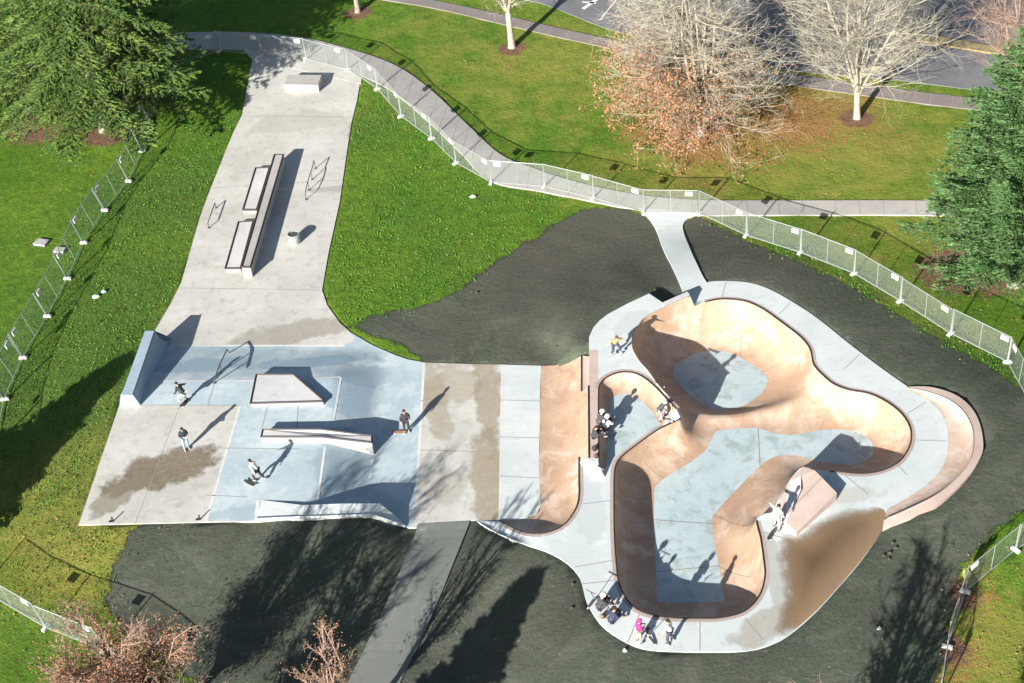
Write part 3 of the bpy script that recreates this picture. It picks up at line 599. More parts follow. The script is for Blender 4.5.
# ------------------------------------------------------------------ ledges and ramps on the plaza
def ledge(name, label, cat, top, bot_z, edge=True, top_mat='white', side='ledge', ew=.07):
    T = [np.array(v) for v in top]; a = sum(T[i][0]*T[(i+1) % len(T)][1]-T[(i+1) % len(T)][0]*T[i][1] for i in range(len(T)))
    if a < 0: T = T[::-1]
    c = sum(T)/len(T); root = empty(name, (c[0], c[1], min(np.atleast_1d(bot_z))), label, cat)
    bz = bot_z if hasattr(bot_z, '__len__') else [bot_z]*len(T)
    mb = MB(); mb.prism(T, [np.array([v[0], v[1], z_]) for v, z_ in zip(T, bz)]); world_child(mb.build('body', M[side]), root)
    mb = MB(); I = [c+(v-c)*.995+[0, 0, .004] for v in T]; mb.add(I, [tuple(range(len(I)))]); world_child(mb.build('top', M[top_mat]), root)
    if edge:
        mb = MB()
        for i in range(len(T)):
            p1, p2 = T[i], T[(i+1) % len(T)]; mb.tube([p1+[0, 0, .005], p2+[0, 0, .005]], ew, 4)
        world_child(mb.build('steel_edge', M['black']), root)
    return root
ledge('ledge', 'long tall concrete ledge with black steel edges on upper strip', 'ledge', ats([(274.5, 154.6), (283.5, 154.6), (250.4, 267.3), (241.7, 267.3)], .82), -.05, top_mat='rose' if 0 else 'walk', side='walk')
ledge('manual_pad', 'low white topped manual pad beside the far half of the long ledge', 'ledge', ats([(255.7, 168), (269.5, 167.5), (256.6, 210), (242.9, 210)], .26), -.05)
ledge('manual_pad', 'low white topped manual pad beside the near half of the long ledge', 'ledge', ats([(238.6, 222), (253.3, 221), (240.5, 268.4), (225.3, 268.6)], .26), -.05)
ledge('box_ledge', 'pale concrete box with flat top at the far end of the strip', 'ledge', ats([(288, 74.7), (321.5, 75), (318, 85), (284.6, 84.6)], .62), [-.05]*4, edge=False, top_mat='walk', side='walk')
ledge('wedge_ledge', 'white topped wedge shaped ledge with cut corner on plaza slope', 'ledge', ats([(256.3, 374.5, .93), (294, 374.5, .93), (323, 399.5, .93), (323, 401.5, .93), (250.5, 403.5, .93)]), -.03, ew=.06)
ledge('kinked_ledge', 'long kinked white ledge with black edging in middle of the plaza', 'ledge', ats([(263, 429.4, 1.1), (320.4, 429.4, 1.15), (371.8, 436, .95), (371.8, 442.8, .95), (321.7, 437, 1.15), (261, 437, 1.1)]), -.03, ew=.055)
hub = empty('edge_hubba', at(340, 512, 0), 'raised concrete hubba bank along the bottom edge of plaza', 'ledge')

mb = MB(); n = 6; V = bk+fr+[np.array([v[0], v[1], -.1]) for v in bk]+[np.array([v[0], v[1], -.3]) for v in fr]
mb.add(V, [(n+i, n+i+1, i+1, i) for i in range(n-1)]+[(i, i+1, 2*n+i+1, 2*n+i) for i in range(n-1)]+[(3*n+i, 3*n+i+1, n+i+1, n+i) for i in range(n-1)]+[(0, 2*n, 3*n, n)])
world_child(mb.build('bank', M['deck']), hub)
mb = MB()
for i in range(n-1): mb.tube([fr[i]+[0, 0, .02], fr[i+1]+[0, 0, .02]], .09, 5)
world_child(mb.build('kerb_edge', M['deck']), hub)
# left bank ramp
rp = empty('bank_ramp', at(140, 380, PLT), 'blue grey quarter ramp at the left edge of the plaza', 'skate ramp')
tb = ats([(145, 330.8, 1.55), (154.8, 330.8, 1.55), (132.8, 395, 1.55), (121.4, 395, 1.55)]); bb = [tb[0]*[1, 1, 0]+[0, 0, -.1], at(172, 338, 0.0), at(140.5, 405.5, PLT), at(120.3, 405.5, PLT)]
mb = MB(); V = tb+bb
mb.add(V, [(3, 2, 1, 0)[::-1], (0, 1, 5, 4), (2, 3, 7, 6), (3, 0, 4, 7)]); M['ramp'] = concrete('ramp_shaded_blue', (.36, .46, .54), (.29, .38, .46), dirt_amt=.4)  # blue grey darkened so the ramp colour carries its shade
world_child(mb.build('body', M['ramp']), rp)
mb = MB(); mb.F = []; rows = []
for k in range(8):
    t_ = k/7; h_ = (1-math.sqrt(max(0, 1-(t_*.97)**2)))/(1-math.sqrt(1-.97**2)); a = bb[1]+(tb[1]-bb[1])*t_; b = bb[2]+(tb[2]-bb[2])*t_; a[2] = bb[1][2]+(tb[1][2]-bb[1][2])*h_; b[2] = bb[2][2]+(tb[2][2]-bb[2][2])*h_
    rows.append(np.array([a+(b-a)*i/6 for i in range(7)]))
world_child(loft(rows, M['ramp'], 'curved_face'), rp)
mb = MB(); mb.tube([tb[1]+[0, 0, .01], tb[2]+[0, 0, .01]], .04, 5); world_child(mb.build('coping', M['steel']), rp)

# rails
def rail(name, label, tops, bases, r=.035):
    c = sum(np.array(b) for b in bases)/len(bases); root = empty(name, c, label, 'rail')
    mb = MB(); mb.tube(tops, r, 6); world_child(mb.build('bar', M['steel'], smooth=True), root)
    for tpt, bpt in bases_pairs(tops, bases):
        mb = MB(); mb.tube([tpt, bpt], r*.9, 6); mb.box((bpt[0], bpt[1], bpt[2]+.015), (.16, .16, .03)); world_child(mb.build('post', M['steel']), root)
    return root
def bases_pairs(tops, bases):
    T = dense(np.array(tops), .1, False); out = []
    for b in bases:
        k = int(np.argmin(np.hypot(*(T[:, :2]-np.array(b)[:2]).T))); out.append((T[k], np.array(b)))
    return out
a = at(315.5, 168.5); b = at(306.3, 199.5); d = b-a
rail('grind_rail', 'long kinked grind rail on four posts on the upper strip', [a+[0, 0, .68], a+d*.3+[0, 0, .6], a+d*.42+[0, 0, .68], a+d*.72+[0, 0, .68], b+[0, 0, .55]], [a, a+d*.36, a+d*.7, b])
a = at(216, 208); b = at(208.9, 228)
rail('grind_rail', 'short low grind rail at the left edge of the upper strip', [a+[0, 0, .42], b+[0, 0, .42]], [a, b], .04)
a = at(229.5, 353, .05); b = at(221, 373, .45); c = at(214.6, 383, PLT)
rail('handrail', 'sloping steel handrail down the plaza bank', [at(227, 349.5, .75), at(220, 364, 1.2), at(213.7, 381, PLT+.9-.0)-[0, 0, 0]], [a, b, c], .045)
a = at(250.6, 357.0, 0.1)
mb = MB()
# bollard / bin
bo = empty('concrete_bollard', at(295, 242), 'round grey concrete bin standing alone on the upper strip', 'bin')
mb = MB(); mb.lathe(at(295, 242), [(.40, -.03), (.42, .05), (.42, .66), (.40, .7), (.36, .7), (.34, .62)], 20); world_child(mb.build('barrel', simple('bin_concrete', (.27, .31, .29), .8, 0, 6)), bo)
mb = MB(); mb.lathe(at(295, 242)+[0, 0, .622], [(.33, -.01), (.33, .01)], 16); world_child(mb.build('lid', M['steel']), bo)

# ------------------------------------------------------------------ paths and road
def ribbon(name, A, B, mat, label=None, lift=.045, joints=0, kind='structure', jm=None, drape=True):
    fa_ = ag if drape else at; A = spline(np.array([fa_(*q_) for q_ in A]), .5, False); B = spline(np.array([fa_(*q_) for q_ in B]), .5, False); n = int(max(len(A), len(B))); A, B = resamp(A, n), resamp(B, n)
    rows = []
    for k in range(5):
        R_ = A+(B-A)*k/4; R_[:, 2] = (gz(R_)+.05 if drape else 0)+lift; rows.append(R_)
    lo = rows[-1].copy(); lo[:, 2] -= .3; up = rows[0].copy(); up[:, 2] -= .3
    o = loft([up]+rows+[lo], mat, name, smooth=False); tag(o, label, kind=kind)
    if joints:
        s = np.r_[0, np.cumsum(np.linalg.norm(np.diff(A, axis=0), axis=1))]; mb = MB()
        for q_ in np.arange(joints, s[-1], joints):
            i = int(np.searchsorted(s, q_)); i = min(i, n-1)
            strip(mb, A[i], B[i], .05, lambda P: (gz(P)+.05 if drape else np.zeros(len(P)))+lift, .005)
        mb.build('path_joint', M['joint'], o)
    return o
ribbon('path', [(-60, 20), (60, 28), (160, 33), (240, 33), (300, 38), (350, 50), (395, 66), (430, 90), (470, 128), (500, 155), (530, 168), (580, 184), (640, 196), (700, 201), (760, 201.5), (830, 201.5), (905, 201.5), (1050, 203), (1150, 206)],
       [(-60, 36), (60, 44), (165, 50), (240, 50.5), (290, 56), (340, 68), (365, 78), (392, 92), (430, 124), (462, 155), (490, 182), (540, 192), (590, 202), (640, 211), (700, 216), (760, 216), (830, 216), (905, 216), (1050, 218), (1150, 221)], M['walk'], 'pale concrete footpath curving past the fence', joints=1.8)
apron = sheet('path_apron', [at(238, 44)+[0, 0, .0], at(362, 70)+[0, 0, 0], at(361, 84), at(252, 59)], M['pale'], None, .01, .2); tag(apron, kind='structure')
ribbon('entry_path', [(638, 209), (654, 226), (664, 252), (676, 276), (683, 293)], [(702, 214), (683, 224), (690, 250), (701, 274), (707, 284)], M['deck'], 'pale concrete entry path joining the footpath to the bowls', .055)
gravel = concrete('gravel_path', (.20, .215, .19), (.16, .175, .16), dirt=(.10, .11, .09), dirt_amt=.5)
ribbon('gravel_path', [(418, 525), (405, 560), (386, 605), (362, 655), (340, 700), (320, 740)], [(470, 522), (455, 560), (437, 605), (414, 655), (392, 700), (372, 740)], gravel, 'grey green compacted gravel path below the plaza', .03)
asph = concrete('asphalt', (.21, .21, .225), (.16, .16, .17), dirt=(.10, .10, .11), dirt_amt=.4)
ribbon('road', [(480, -8), (540, 3), (600, 26), (640, 38), (700, 52), (760, 66), (830, 74), (900, 80), (960, 88), (1040, 97), (1150, 110)], [(460, -60), (600, -70), (700, -60), (760, -55), (800, -50), (850, -50), (900, -48), (960, -45), (1000, -40), (1080, -35), (1200, -25)], asph, 'dark asphalt car park road', .0, drape=False)
side = concrete('sidewalk_concrete', (.27, .24, .22), (.22, .19, .18), dirt=(.15, .1, .08))
ribbon('sidewalk', [(380, -8), (440, 2), (500, 15), (560, 29), (620, 42), (680, 54), (740, 67), (800, 76), (870, 86), (940, 95), (1010, 103), (1120, 116)], [(375, -1), (435, 9), (495, 23), (555, 37), (615, 50), (680, 64), (740, 78), (800, 87), (870, 97), (940, 106.5), (1010, 114), (1120, 127)], side, 'brown leaf strewn sidewalk beside the road', .02, joints=1.8)
tag(sheet('kerb_island', ats([(905, 38), (935, 45), (990, 54), (1060, 60), (1060, 54), (990, 47), (940, 38), (908, 33)]), simple('dry_island', (.30, .24, .12), .9, 0, 4), None, .14, .16), kind='structure')
mb = MB()
for a, b, w in (((583, 9), (600, -3), .35), ((596, 3), (582, 2), .25), ((690, 40), (705, 5), .12), ((600, 20), (640, -30), .12), ((640, 30), (676, -18), .12)): strip(mb, at(*a), at(*b), w, lambda P: np.zeros(len(P)), .008)
o = mb.build('road_marking', M['plastic']); tag(o, kind='structure')

# ------------------------------------------------------------------ fences
m, t, p = nt('chain_link'); g = G(t); p.inputs["Base Color"].default_value = (.42, .47, .44, 1); p.inputs["Roughness"].default_value = .5; p.inputs["Metallic"].default_value = .2
cu = g.n("ShaderNodeUVMap"); ck = g.n("ShaderNodeSeparateXYZ"); g.l(cu.outputs[0], ck.inputs[0])
def wire(sv):
    f = g.math('FRACT', sv); return g.math('LESS_THAN', f, .105)
s1 = g.math('MULTIPLY', g.math('ADD', ck.outputs[0], ck.outputs[1]), 11.0); s2 = g.math('MULTIPLY', g.math('SUBTRACT', ck.outputs[0], ck.outputs[1]), 11.0)
g.l(g.math('MAXIMUM', wire(s1), wire(s2)), p.inputs["Alpha"]); M['mesh'] = m
FH = 1.9
def fence_mesh(a, b, h=FH-.12):
    L = float(np.hypot(*(b-a)[:2])); V = [a+[0, 0, .1], b+[0, 0, .1], b+[0, 0, h], a+[0, 0, h]]
    return V, [(0, 0), (L, 0), (L, h), (0, h)]
def panel(A, B, label, group, leanv=(0, 0)):
    A = np.array(A, float); B = np.array(B, float); root = empty('temporary_fence', A, label, 'fence', group); lv = np.array([leanv[0]+rnd.uniform(-.03, .03), leanv[1]+rnd.uniform(-.03, .03), 0.])
    up = np.array([0, 0, 1.0]); d = B-A; A0 = A+d*.015; B0 = B-d*.015; d = B0-A0
    tp = lambda P, h: P+up*h+lv*h
    mb = MB()
    mb.tube([tp(A0, .12), tp(A0, FH), tp(B0, FH), tp(B0, .12), tp(A0, .12)], .026, 5); world_child(mb.build('frame', M['galv']), root)
    mb = MB(); mb.tube([tp(A0+d*.5, .12), tp(A0+d*.5, FH)], .018, 5); world_child(mb.build('middle_post', M['galv']), root)
    V = [tp(A0, .14), tp(B0, .14), tp(B0, FH-.02), tp(A0, FH-.02)]; o = obj('mesh_infill', V, [(0, 1, 2, 3)], M['mesh']); uv = o.data.uv_layers.new(name='UVMap'); L = float(np.linalg.norm(d))
    for i, q_ in enumerate(((0, 0), (L, 0), (L, FH), (0, FH))): uv.data[i].uv = q_
    world_child(o, root)
    # white plate clipped near the upper end
    dn_ = d/np.linalg.norm(d); c = A0+d*rnd.choice([.84, .87, .9, .86, .14]); w = .25
    nrm = np.cross(dn_, up)*.03
    V = [tp(c-dn_*w, FH-.42)-nrm, tp(c+dn_*w, FH-.42)-nrm, tp(c+dn_*w, FH-.12)-nrm, tp(c-dn_*w, FH-.12)-nrm]; mb = MB(); mb.prism(V, [v+nrm*2 for v in V]); world_child(mb.build('sign_plate', M['plastic']), root)
    return root
def foot_block(P, root, ang, lean=(0, 0)):
    mb = MB(); mb.box((P[0], P[1], P[2]+.08), (.5, .2, .14), ang); mb.box((P[0], P[1], P[2]+.175), (.34, .13, .05), ang); world_child(mb.build('foot_block', M['plastic']), root)
    mb = MB(); mb.tube([P+[0, 0, .1], P+[lean[0]*1.98, lean[1]*1.98, 1.98]], .035, 6); world_child(mb.build('end_post', M['galv']), root)
ORD = ['first', 'second', 'third', 'fourth', 'fifth', 'sixth', 'seventh', 'eighth', 'ninth', 'tenth', 'eleventh', 'twelfth']
def fence(feet, tagname, order, lean=(0, 0)):
    P = [ag(*f) for f in feet]; n = len(P)-1
    for i in range(n):
        r = panel(P[i], P[i+1], f'temporary chain link fence panel, {ORD[i]} {order} {tagname}', f'fence panels {tagname}', lean)
        d = P[i+1]-P[i]; ang = math.atan2(d[1], d[0])+math.pi/2; foot_block(P[i], r, ang, lean)
        if i == n-1: foot_block(P[i+1], r, ang, lean)
fence([(176, 67), (219.5, 52), (262, 56.3), (306.4, 60.2), (348.1, 70.5), (377.5, 89.8)], 'across the top of the upper strip', 'from the left')
fence([(377.5, 90), (401, 117.3), (431.5, 139.5), (456, 164), (491.2, 183.5), (544.5, 187.5), (593.5, 199), (643.5, 213.3), (698.5, 214.2)], 'along the curved footpath', 'from the left')
fence([(698.5, 214.2), (746.2, 236.6), (800.2, 253.8), (853.8, 274.8), (900, 302.3), (950.5, 334.8), (1007.3, 363.3), (1030, 405), (1050, 445)], 'above the dark mulch on the right', 'from the left')
fence([(1060, 522), (1015.3, 551), (964.9, 592.5), (947, 648), (938, 705)], 'at the lower right corner', 'from the top')
fence([(162, 92), (150, 122.5), (142.5, 151.8), (129, 182), (105, 211), (84, 243.5), (67.8, 279.4), (47.8, 317), (23.4, 358.6), (5, 400), (-4, 445), (-6, 495)], 'down the grass bank on the left', 'from the top', (-.22, .03))
fence([(-20, 590), (46.2, 628.7), (105, 652), (150, 700)][0:], 'at the lower left corner', 'from the left', (-.12, 0))
#@@OBJECTS
# ------------------------------------------------------------------ trees
bark = {k: simple('bark_'+k, c, .9, 0, 6) for k, c in (('pale', (.37, .345, .275)), ('grey', (.27, .25, .20)), ('pink', (.29, .20, .155)), ('brown', (.16, .12, .085)), ('dark', (.07, .055, .04)))}
def leafmat(name, a, b, c, scale=1.3):
    m, t, p = nt(name); g = G(t); p.inputs["Roughness"].default_value = .75; p.inputs["Specular IOR Level"].default_value = .2
    col = g.mix(g.ramp(g.noise(scale, 4, .7), .38, .62), a, b); col = g.mix(g.ramp(g.noise(scale*5, 3, .8), .5, .7), col, c); g.l(col, p.inputs["Base Color"]); return m
def unit(v): return v/(np.linalg.norm(v)+1e-9)
def bare_tree(base, H, R_, label, barkm, seed, cat='tree', stems=8, lat=13, tw=8, tw2=4, trunk_h=1.8, trunk_r=.22, up=.55, leaves=None, leaf_n=0, leaf_zmax=1., twig_r=.008, group=None, name='bare_tree', leaf_size=.12, twigm=None, side=0):
    r = np.random.RandomState(seed); base = np.array(base, float); root = empty(name, base, label, cat, group)
    tr = MB(); br = MB(); tips = []
    top = np.array([r.uniform(-.15, .15), r.uniform(-.1, .1), trunk_h])
    tr.tube([(0, 0, -.3), (0, 0, .15), top*.5, top], [trunk_r*1.9, trunk_r*1.25, trunk_r, trunk_r*.95], 10); tr.build('trunk', barkm, root, True)
    def grow(p0, d, L, rad, lvl, nseg):
        pts = [p0]; dd = unit(d); p = p0.copy()
        for k in range(nseg):
            bend = {0: .10, 1: .12, 2: .18, 3: .22, 4: .25}[lvl]
            dd = unit(dd+r.normal(0, bend, 3)+np.array([0, 0, {0: .10, 1: .04, 2: .03, 3: .02, 4: 0}[lvl]])); p = p+dd*L/nseg; pts.append(p)
        rr = np.linspace(rad, max(rad*.3, twig_r*.6), nseg+1); br.tube(pts, rr, {0: 7, 1: 5, 2: 4, 3: 3, 4: 3}[lvl], cap=False); return pts
    for s_ in range(stems):
        a = 2*math.pi*(s_+r.uniform(-.3, .3))/stems; tilt = r.uniform(.12, .42) if s_ else .03
        d = np.array([math.cos(a)*tilt, math.sin(a)*tilt, 1]); L = (H-trunk_h)*r.uniform(.8, 1.02)
        P = grow(top*r.uniform(.75, 1), d, L, trunk_r*r.uniform(.38, .55), 0, 9)
        for k in range(lat):
            u = r.uniform(.04, .97)**.9; i = min(int(u*9), 8); f = u*9-i; q_ = P[i]*(1-f)+P[i+1]*f
            hz = q_[2]/H; out = unit(np.array([q_[0]*.6+math.cos(a)*.8, q_[1]*.6+math.sin(a)*.8, 0])+r.normal(0, .75, 3)*[1, 1, 0])
            ll = R_*r.uniform(.45, .85)*(1-.55*hz); P2 = grow(q_, out+np.array([0, 0, up*r.uniform(.5, 1.6)+.12]), ll, .028+.022*r.rand(), 1, 6)
            for k2 in range(tw):
                u = r.uniform(.15, 1); i = min(int(u*6), 5); q2 = P2[i]+(P2[i+1]-P2[i])*(u*6-i); dr_ = unit(P2[i+1]-P2[i])
                P3 = grow(q2, dr_+r.normal(0, .55, 3)+[0, 0, .12], ll*r.uniform(.22, .5), .013, 2, 3)
                tips.append(P3[-1])
                for k3 in range(tw2):
                    q3 = P3[r.randint(1, 4)]; d3 = unit(P3[-1]-P3[0]); P4 = grow(q3, d3+r.normal(0, .6, 3), ll*r.uniform(.1, .26), twig_r, 3, 2); tips.append(P4[-1])
    bo_ = br.build('crown', twigm or barkm, root)
    if leaves is not None:
        T = np.array(tips); T = T[T[:, 2] < H*leaf_zmax]; w = np.clip(1.1-T[:, 2]/(H*leaf_zmax), .05, 1); w = w*(np.exp(-np.clip(T[:, 0]+1.5, 0, 9)/2.2) if side else 1); pick = r.choice(len(T), leaf_n, p=w/w.sum())
        C = T[pick]+r.normal(0, .16, (leaf_n, 3)); leaf_cards(C, leaf_size, r, leaves, 'foliage', root)
    return root
def leaf_cards(C, size, r, mat, name, root, dirs=None, aspect=.6, flat=0):
    n = len(C); d = unit_rows(r.normal(0, 1, (n, 3)) if dirs is None else dirs); e = unit_rows(np.cross(d, r.normal(0, .45 if flat else 1, (n, 3))+(np.array([-.35, -.5, .8]) if flat else 0))); s = size*r.uniform(.6, 1.4, (n, 1))
    a = C+d*s; b = C+e*s*aspect; c = C-d*s; f = C-e*s*aspect; V = np.stack([a, b, c, f], 1).reshape(-1, 3); me = bpy.data.meshes.new(name)
    me.vertices.add(4*n); me.vertices.foreach_set('co', V.ravel().astype(np.float32)); me.loops.add(4*n); me.loops.foreach_set('vertex_index', np.arange(4*n, dtype=np.int32))
    me.polygons.add(n); me.polygons.foreach_set('loop_start', np.arange(0, 4*n, 4, dtype=np.int32)); me.materials.append(mat); me.update(); me.validate()
    o = bpy.data.objects.new(name, me); link(o, root); return o
def unit_rows(A): return A/(np.linalg.norm(A, axis=1, keepdims=True)+1e-9)
def conifer(base, H, R_, label, seed, mat, nb=420, droop=.25, zlo=1.2, per=110, size=.16, upk=.25, pw=.85, name='conifer', group=None, trunk_r=.4, hang=.6, tier=0, asp=.3, flat=0):
    r = np.random.RandomState(seed); base = np.array(base, float); root = empty(name, base, label, 'tree', group)
    mb = MB(); mb.tube([(0, 0, -.3), (0, 0, .3), (0, 0, H*.5), (0, 0, H)], [trunk_r*1.5, trunk_r, trunk_r*.55, .04], 10); mb.build('trunk', bark['grey'], root, True)
    limbs = MB(); CC = []; DD = []
    for i in range(nb):
        z = zlo+(H-zlo-.3)*(i+r.rand())/nb; z = zlo+(z-zlo)**1.0; f = (1-(z-zlo)/(H-zlo)); z = zlo+round((z-zlo)/tier)*tier+r.normal(0, .07) if tier else z; L = (R_*f**pw+.25)*r.uniform(.68, 1.08); a = i*2.39996+r.normal(0, .25)
        u = np.array([math.cos(a), math.sin(a), 0]); sd_ = np.array([-u[1], u[0], 0]); pts = []
        for k in range(7):
            t_ = k/6; pts.append(np.array([0, 0, z])+u*L*t_+np.array([0, 0, L*(upk*t_-droop*t_*t_)])+sd_*L*.08*math.sin(t_*3+a))
        limbs.tube(pts, np.linspace(.012+.006*L, .005, 7), 4, cap=False)
        n = int(per*max(.15, L/R_)); t_ = r.uniform(.12, 1.03, n)**.8; P = np.array(pts); ii = np.clip((t_*6).astype(int), 0, 5); q_ = P[ii]+(P[ii+1]-P[ii])*(t_*6-ii)[:, None]
        wv = .26*L*(1-t_)**.6*(t_**.3)+.12; lat_ = r.uniform(-1, 1, n)*wv
        if flat:
            nbh = 9; t0 = (r.randint(0, nbh, n)+.6)/nbh+r.normal(0, .012, n); t0 = np.clip(t0, .05, 1); sg = np.where(r.rand(n) < .5, -1., 1.); sl = r.uniform(0, 1, n); ln = (.30*L*(1-t0)**.55+.35)*sl
            ii = np.clip((t0*6).astype(int), 0, 5); q_ = P[ii]+(P[ii+1]-P[ii])*(t0*6-ii)[:, None]; bd_ = u*.72+sd_*sg[:, None]*.62
            CC.append(q_+bd_*ln[:, None]+np.c_[r.normal(0, .05, (n, 2)), -hang*.6*sl**2*ln+r.normal(0, .04, n)]); DD.append(bd_+np.c_[r.normal(0, .25, (n, 2)), r.uniform(-hang-.1, .25, n)]); continue
        CC.append(q_+sd_*lat_[:, None]+u*np.abs(lat_)[:, None]*.5+np.array([0, 0, 1])*(r.normal(0, .06, n)-np.abs(lat_)*hang*.5)[:, None])
        DD.append(u*1.0+sd_*np.sign(lat_)[:, None]*.7+np.array([0, 0, 1])*r.uniform(-hang, .35, n)[:, None])
    limbs.build('limb', bark['dark'], root); leaf_cards(np.vstack(CC), size, r, mat, 'foliage', root, np.vstack(DD), asp, flat); return root
GL = {'cedar': leafmat('cedar_needles', (.055, .12, .030), (.155, .225, .045), (.018, .045, .014)), 'fir': leafmat('fir_needles', (.045, .125, .030), (.15, .25, .095), (.015, .045, .015)),
      'dark': leafmat('dark_needles', (.03, .06, .02), (.05, .08, .03), (.02, .04, .015)), 'orange': leafmat('orange_leaves', (.33, .15, .075), (.42, .245, .14), (.22, .085, .045)), 'tan': leafmat('tan_leaves', (.29, .135, .075), (.38, .21, .125), (.19, .08, .05))}
conifer(ag(105, 130), 23, 8.3, 'tall light green cedar with drooping fringed branches at upper left', 11, GL['cedar'], nb=520, per=620, size=.15, droop=.10, upk=.13, zlo=2.4, hang=.25, pw=.62, tier=2.1, asp=.24, flat=1, name='cedar_tree')
conifer(ag(30, 112), 20, 6.0, 'cedar standing left of the tallest cedar with trunk in brown mulch', 12, GL['cedar'], nb=340, per=480, size=.15, zlo=2.6, droop=.10, upk=.13, flat=1, hang=.25, pw=.65, tier=1.5, asp=.16, name='cedar_tree')
conifer(ag(1014, 285), 19.0, 6.8, 'dense blue green fir tree at the right edge beside the footpath', 13, GL['fir'], nb=560, per=520, size=.12, asp=.26, flat=1, droop=-.06, upk=.22, zlo=1.3, hang=.05, pw=.7, name='fir_tree')
bare_tree(ag(857, 118), 15, 8.5, 'large pale bare tree with upright stems above brown leaf ring', bark['pale'], 21, stems=9, lat=20, tw=9, tw2=4, up=.25, trunk_h=2.2, twig_r=.006)
bare_tree(ag(512, 47), 12, 5.5, 'smaller pale bare tree by the sidewalk with long dark shadow', bark['pale'], 22, stems=6, lat=12, tw=6, tw2=3, trunk_h=3.0, trunk_r=.24)
bare_tree(ag(358, 12), 12, 5, 'bare tree at the top edge with only its trunk showing', bark['grey'], 23, stems=6, lat=10, tw=6, tw2=2, trunk_h=3.2, trunk_r=.2)
bare_tree(ag(700, 134), 15, 8.0, 'broad tree still holding orange leaves on its lower branches', bark['pale'], 24, stems=11, lat=26, tw=9, tw2=4, up=-.05, trunk_h=.6, leaves=GL['orange'], leaf_n=19000, leaf_zmax=.55, side=1, name='autumn_tree', trunk_r=.3, leaf_size=.08)
bare_tree(ag(1012, 104), 14, 6.5, 'pinkish bare tree at upper right corner behind the fir', bark['pink'], 25, stems=8, lat=20, tw=9, tw2=4, up=.25)
bare_tree(ag(148, 748), 9.2, 3.5, 'reddish brown twiggy tree crown at the lower left corner', bark['pink'], 26, stems=10, lat=20, tw=8, tw2=4, leaves=GL['tan'], leaf_n=17000, up=.5, name='autumn_tree', trunk_r=.2, leaf_size=.055)
bare_tree(ag(346, 745), 7.8, 1.9, 'narrow reddish treetop at the bottom edge beside the gravel path', bark['pink'], 27, stems=6, lat=11, tw=7, tw2=3, leaves=GL['tan'], leaf_n=1300, up=.9, name='autumn_tree', trunk_r=.16, leaf_size=.055)
bare_tree(ag(5, 60), 9, 4, 'grey twiggy bare shrub among the cedars at upper left', bark['grey'], 28, 'shrub', stems=9, lat=14, tw=8, tw2=4, trunk_h=.6, name='bare_shrub')
# trees just outside the frame whose shadows fall into it
conifer(ag(-92, 555), 7.9, 3.6, 'dark conifer outside the left edge shading the grass bank', 31, GL['dark'], nb=200, per=120, size=.22)
conifer(ag(-190, 650), 9.5, 4.2, 'second dark conifer outside the left edge farther down', 37, GL['dark'], nb=200, per=120, size=.22)
conifer(ag(-70, 130), 17, 6, 'dark conifer beyond the upper left corner', 32, GL['dark'], nb=300, per=90, size=.22)
conifer(ag(322, 868), 8.6, 2.7, 'dark conifer below the bottom edge shading the gravel path', 33, GL['dark'], nb=200, per=110, size=.22)
bare_tree(ag(826, 840), 8.6, 3.2, 'bare tree below the bottom edge shading the mulch at lower right', bark['brown'], 34, stems=9, lat=16, tw=6, tw2=3, twig_r=.02)
bare_tree(ag(975, 840), 7.4, 2.8, 'bare tree below the lower right corner shading the grass', bark['brown'], 35, stems=9, lat=16, tw=6, tw2=3, twig_r=.02)
bare_tree(ag(205, 785), 7.0, 3.2, 'broad bare tree below the bottom edge shading the mulch at left', bark['brown'], 36, stems=9, lat=18, tw=7, tw2=3, twig_r=.02)

# ------------------------------------------------------------------ rough grass tufts and fallen leaves
def scatter(n, boxpx, mask, seed):
    r = np.random.RandomState(seed); lo = np.array([at(*b)[:2] for b in boxpx]); P = np.c_[r.uniform(lo[:, 0].min(), lo[:, 0].max(), n), r.uniform(lo[:, 1].min(), lo[:, 1].max(), n)]
    return P[mask(P, r)], r
wpx = lambda pts: np.array(ats(pts))
okg = lambda P: (np.min([sdist(P, q_) for q_ in UP], 0) > .15) & (sdist(P, mul1) > -1.3*np.abs(np.sin(P[:, 0]*2.3+np.sin(P[:, 1]*3.3))*np.sin(P[:, 1]*1.9))**2)
pathp = wpx([(60, 28), (240, 33), (300, 38), (350, 50), (395, 66), (430, 90), (470, 128), (500, 155), (580, 184), (640, 196), (700, 201), (905, 201.5), (1150, 206), (1150, 221), (905, 216), (640, 211), (590, 202), (540, 192), (490, 182), (430, 124), (392, 92), (365, 82), (340, 68), (290, 56), (240, 50.5), (60, 44)])
bank = wpx([(150, 115), (240, 115), (150, 335), (115, 400), (75, 530), (120, 545), (100, 620), (-20, 590), (-20, 420), (60, 290)]); mid = wpx([(360, 85), (400, 118), (490, 184), (560, 200), (500, 255), (440, 300), (350, 325), (322, 290), (345, 150)]); edge = wpx([(700, 214), (850, 274), (1007, 364), (1024, 392), (950, 350), (850, 302), (740, 243)])
def m1(P, r):
    k = np.clip(1.2-sdist(P, bank), 0, 1)+np.clip(1.2-sdist(P, mid), 0, 1)+np.clip(1-sdist(P, edge), 0, 1); cl = .5+.5*np.sin(P[:, 0]*1.9+np.sin(P[:, 1]*1.3)*2)*np.sin(P[:, 1]*1.7+np.sin(P[:, 0]*.8)*2)
    return (r.rand(len(P)) < np.clip(k, 0, 1)*(.15+.85*cl)) & okg(P) & (sdist(P, pathp) > .1)
P, r = scatter(240000, [(-20, 60), (1040, 60), (-20, 640), (1040, 640)], m1, 41)
g0 = empty('rough_grass', (0, 0, 0)); g0["kind"] = "stuff"
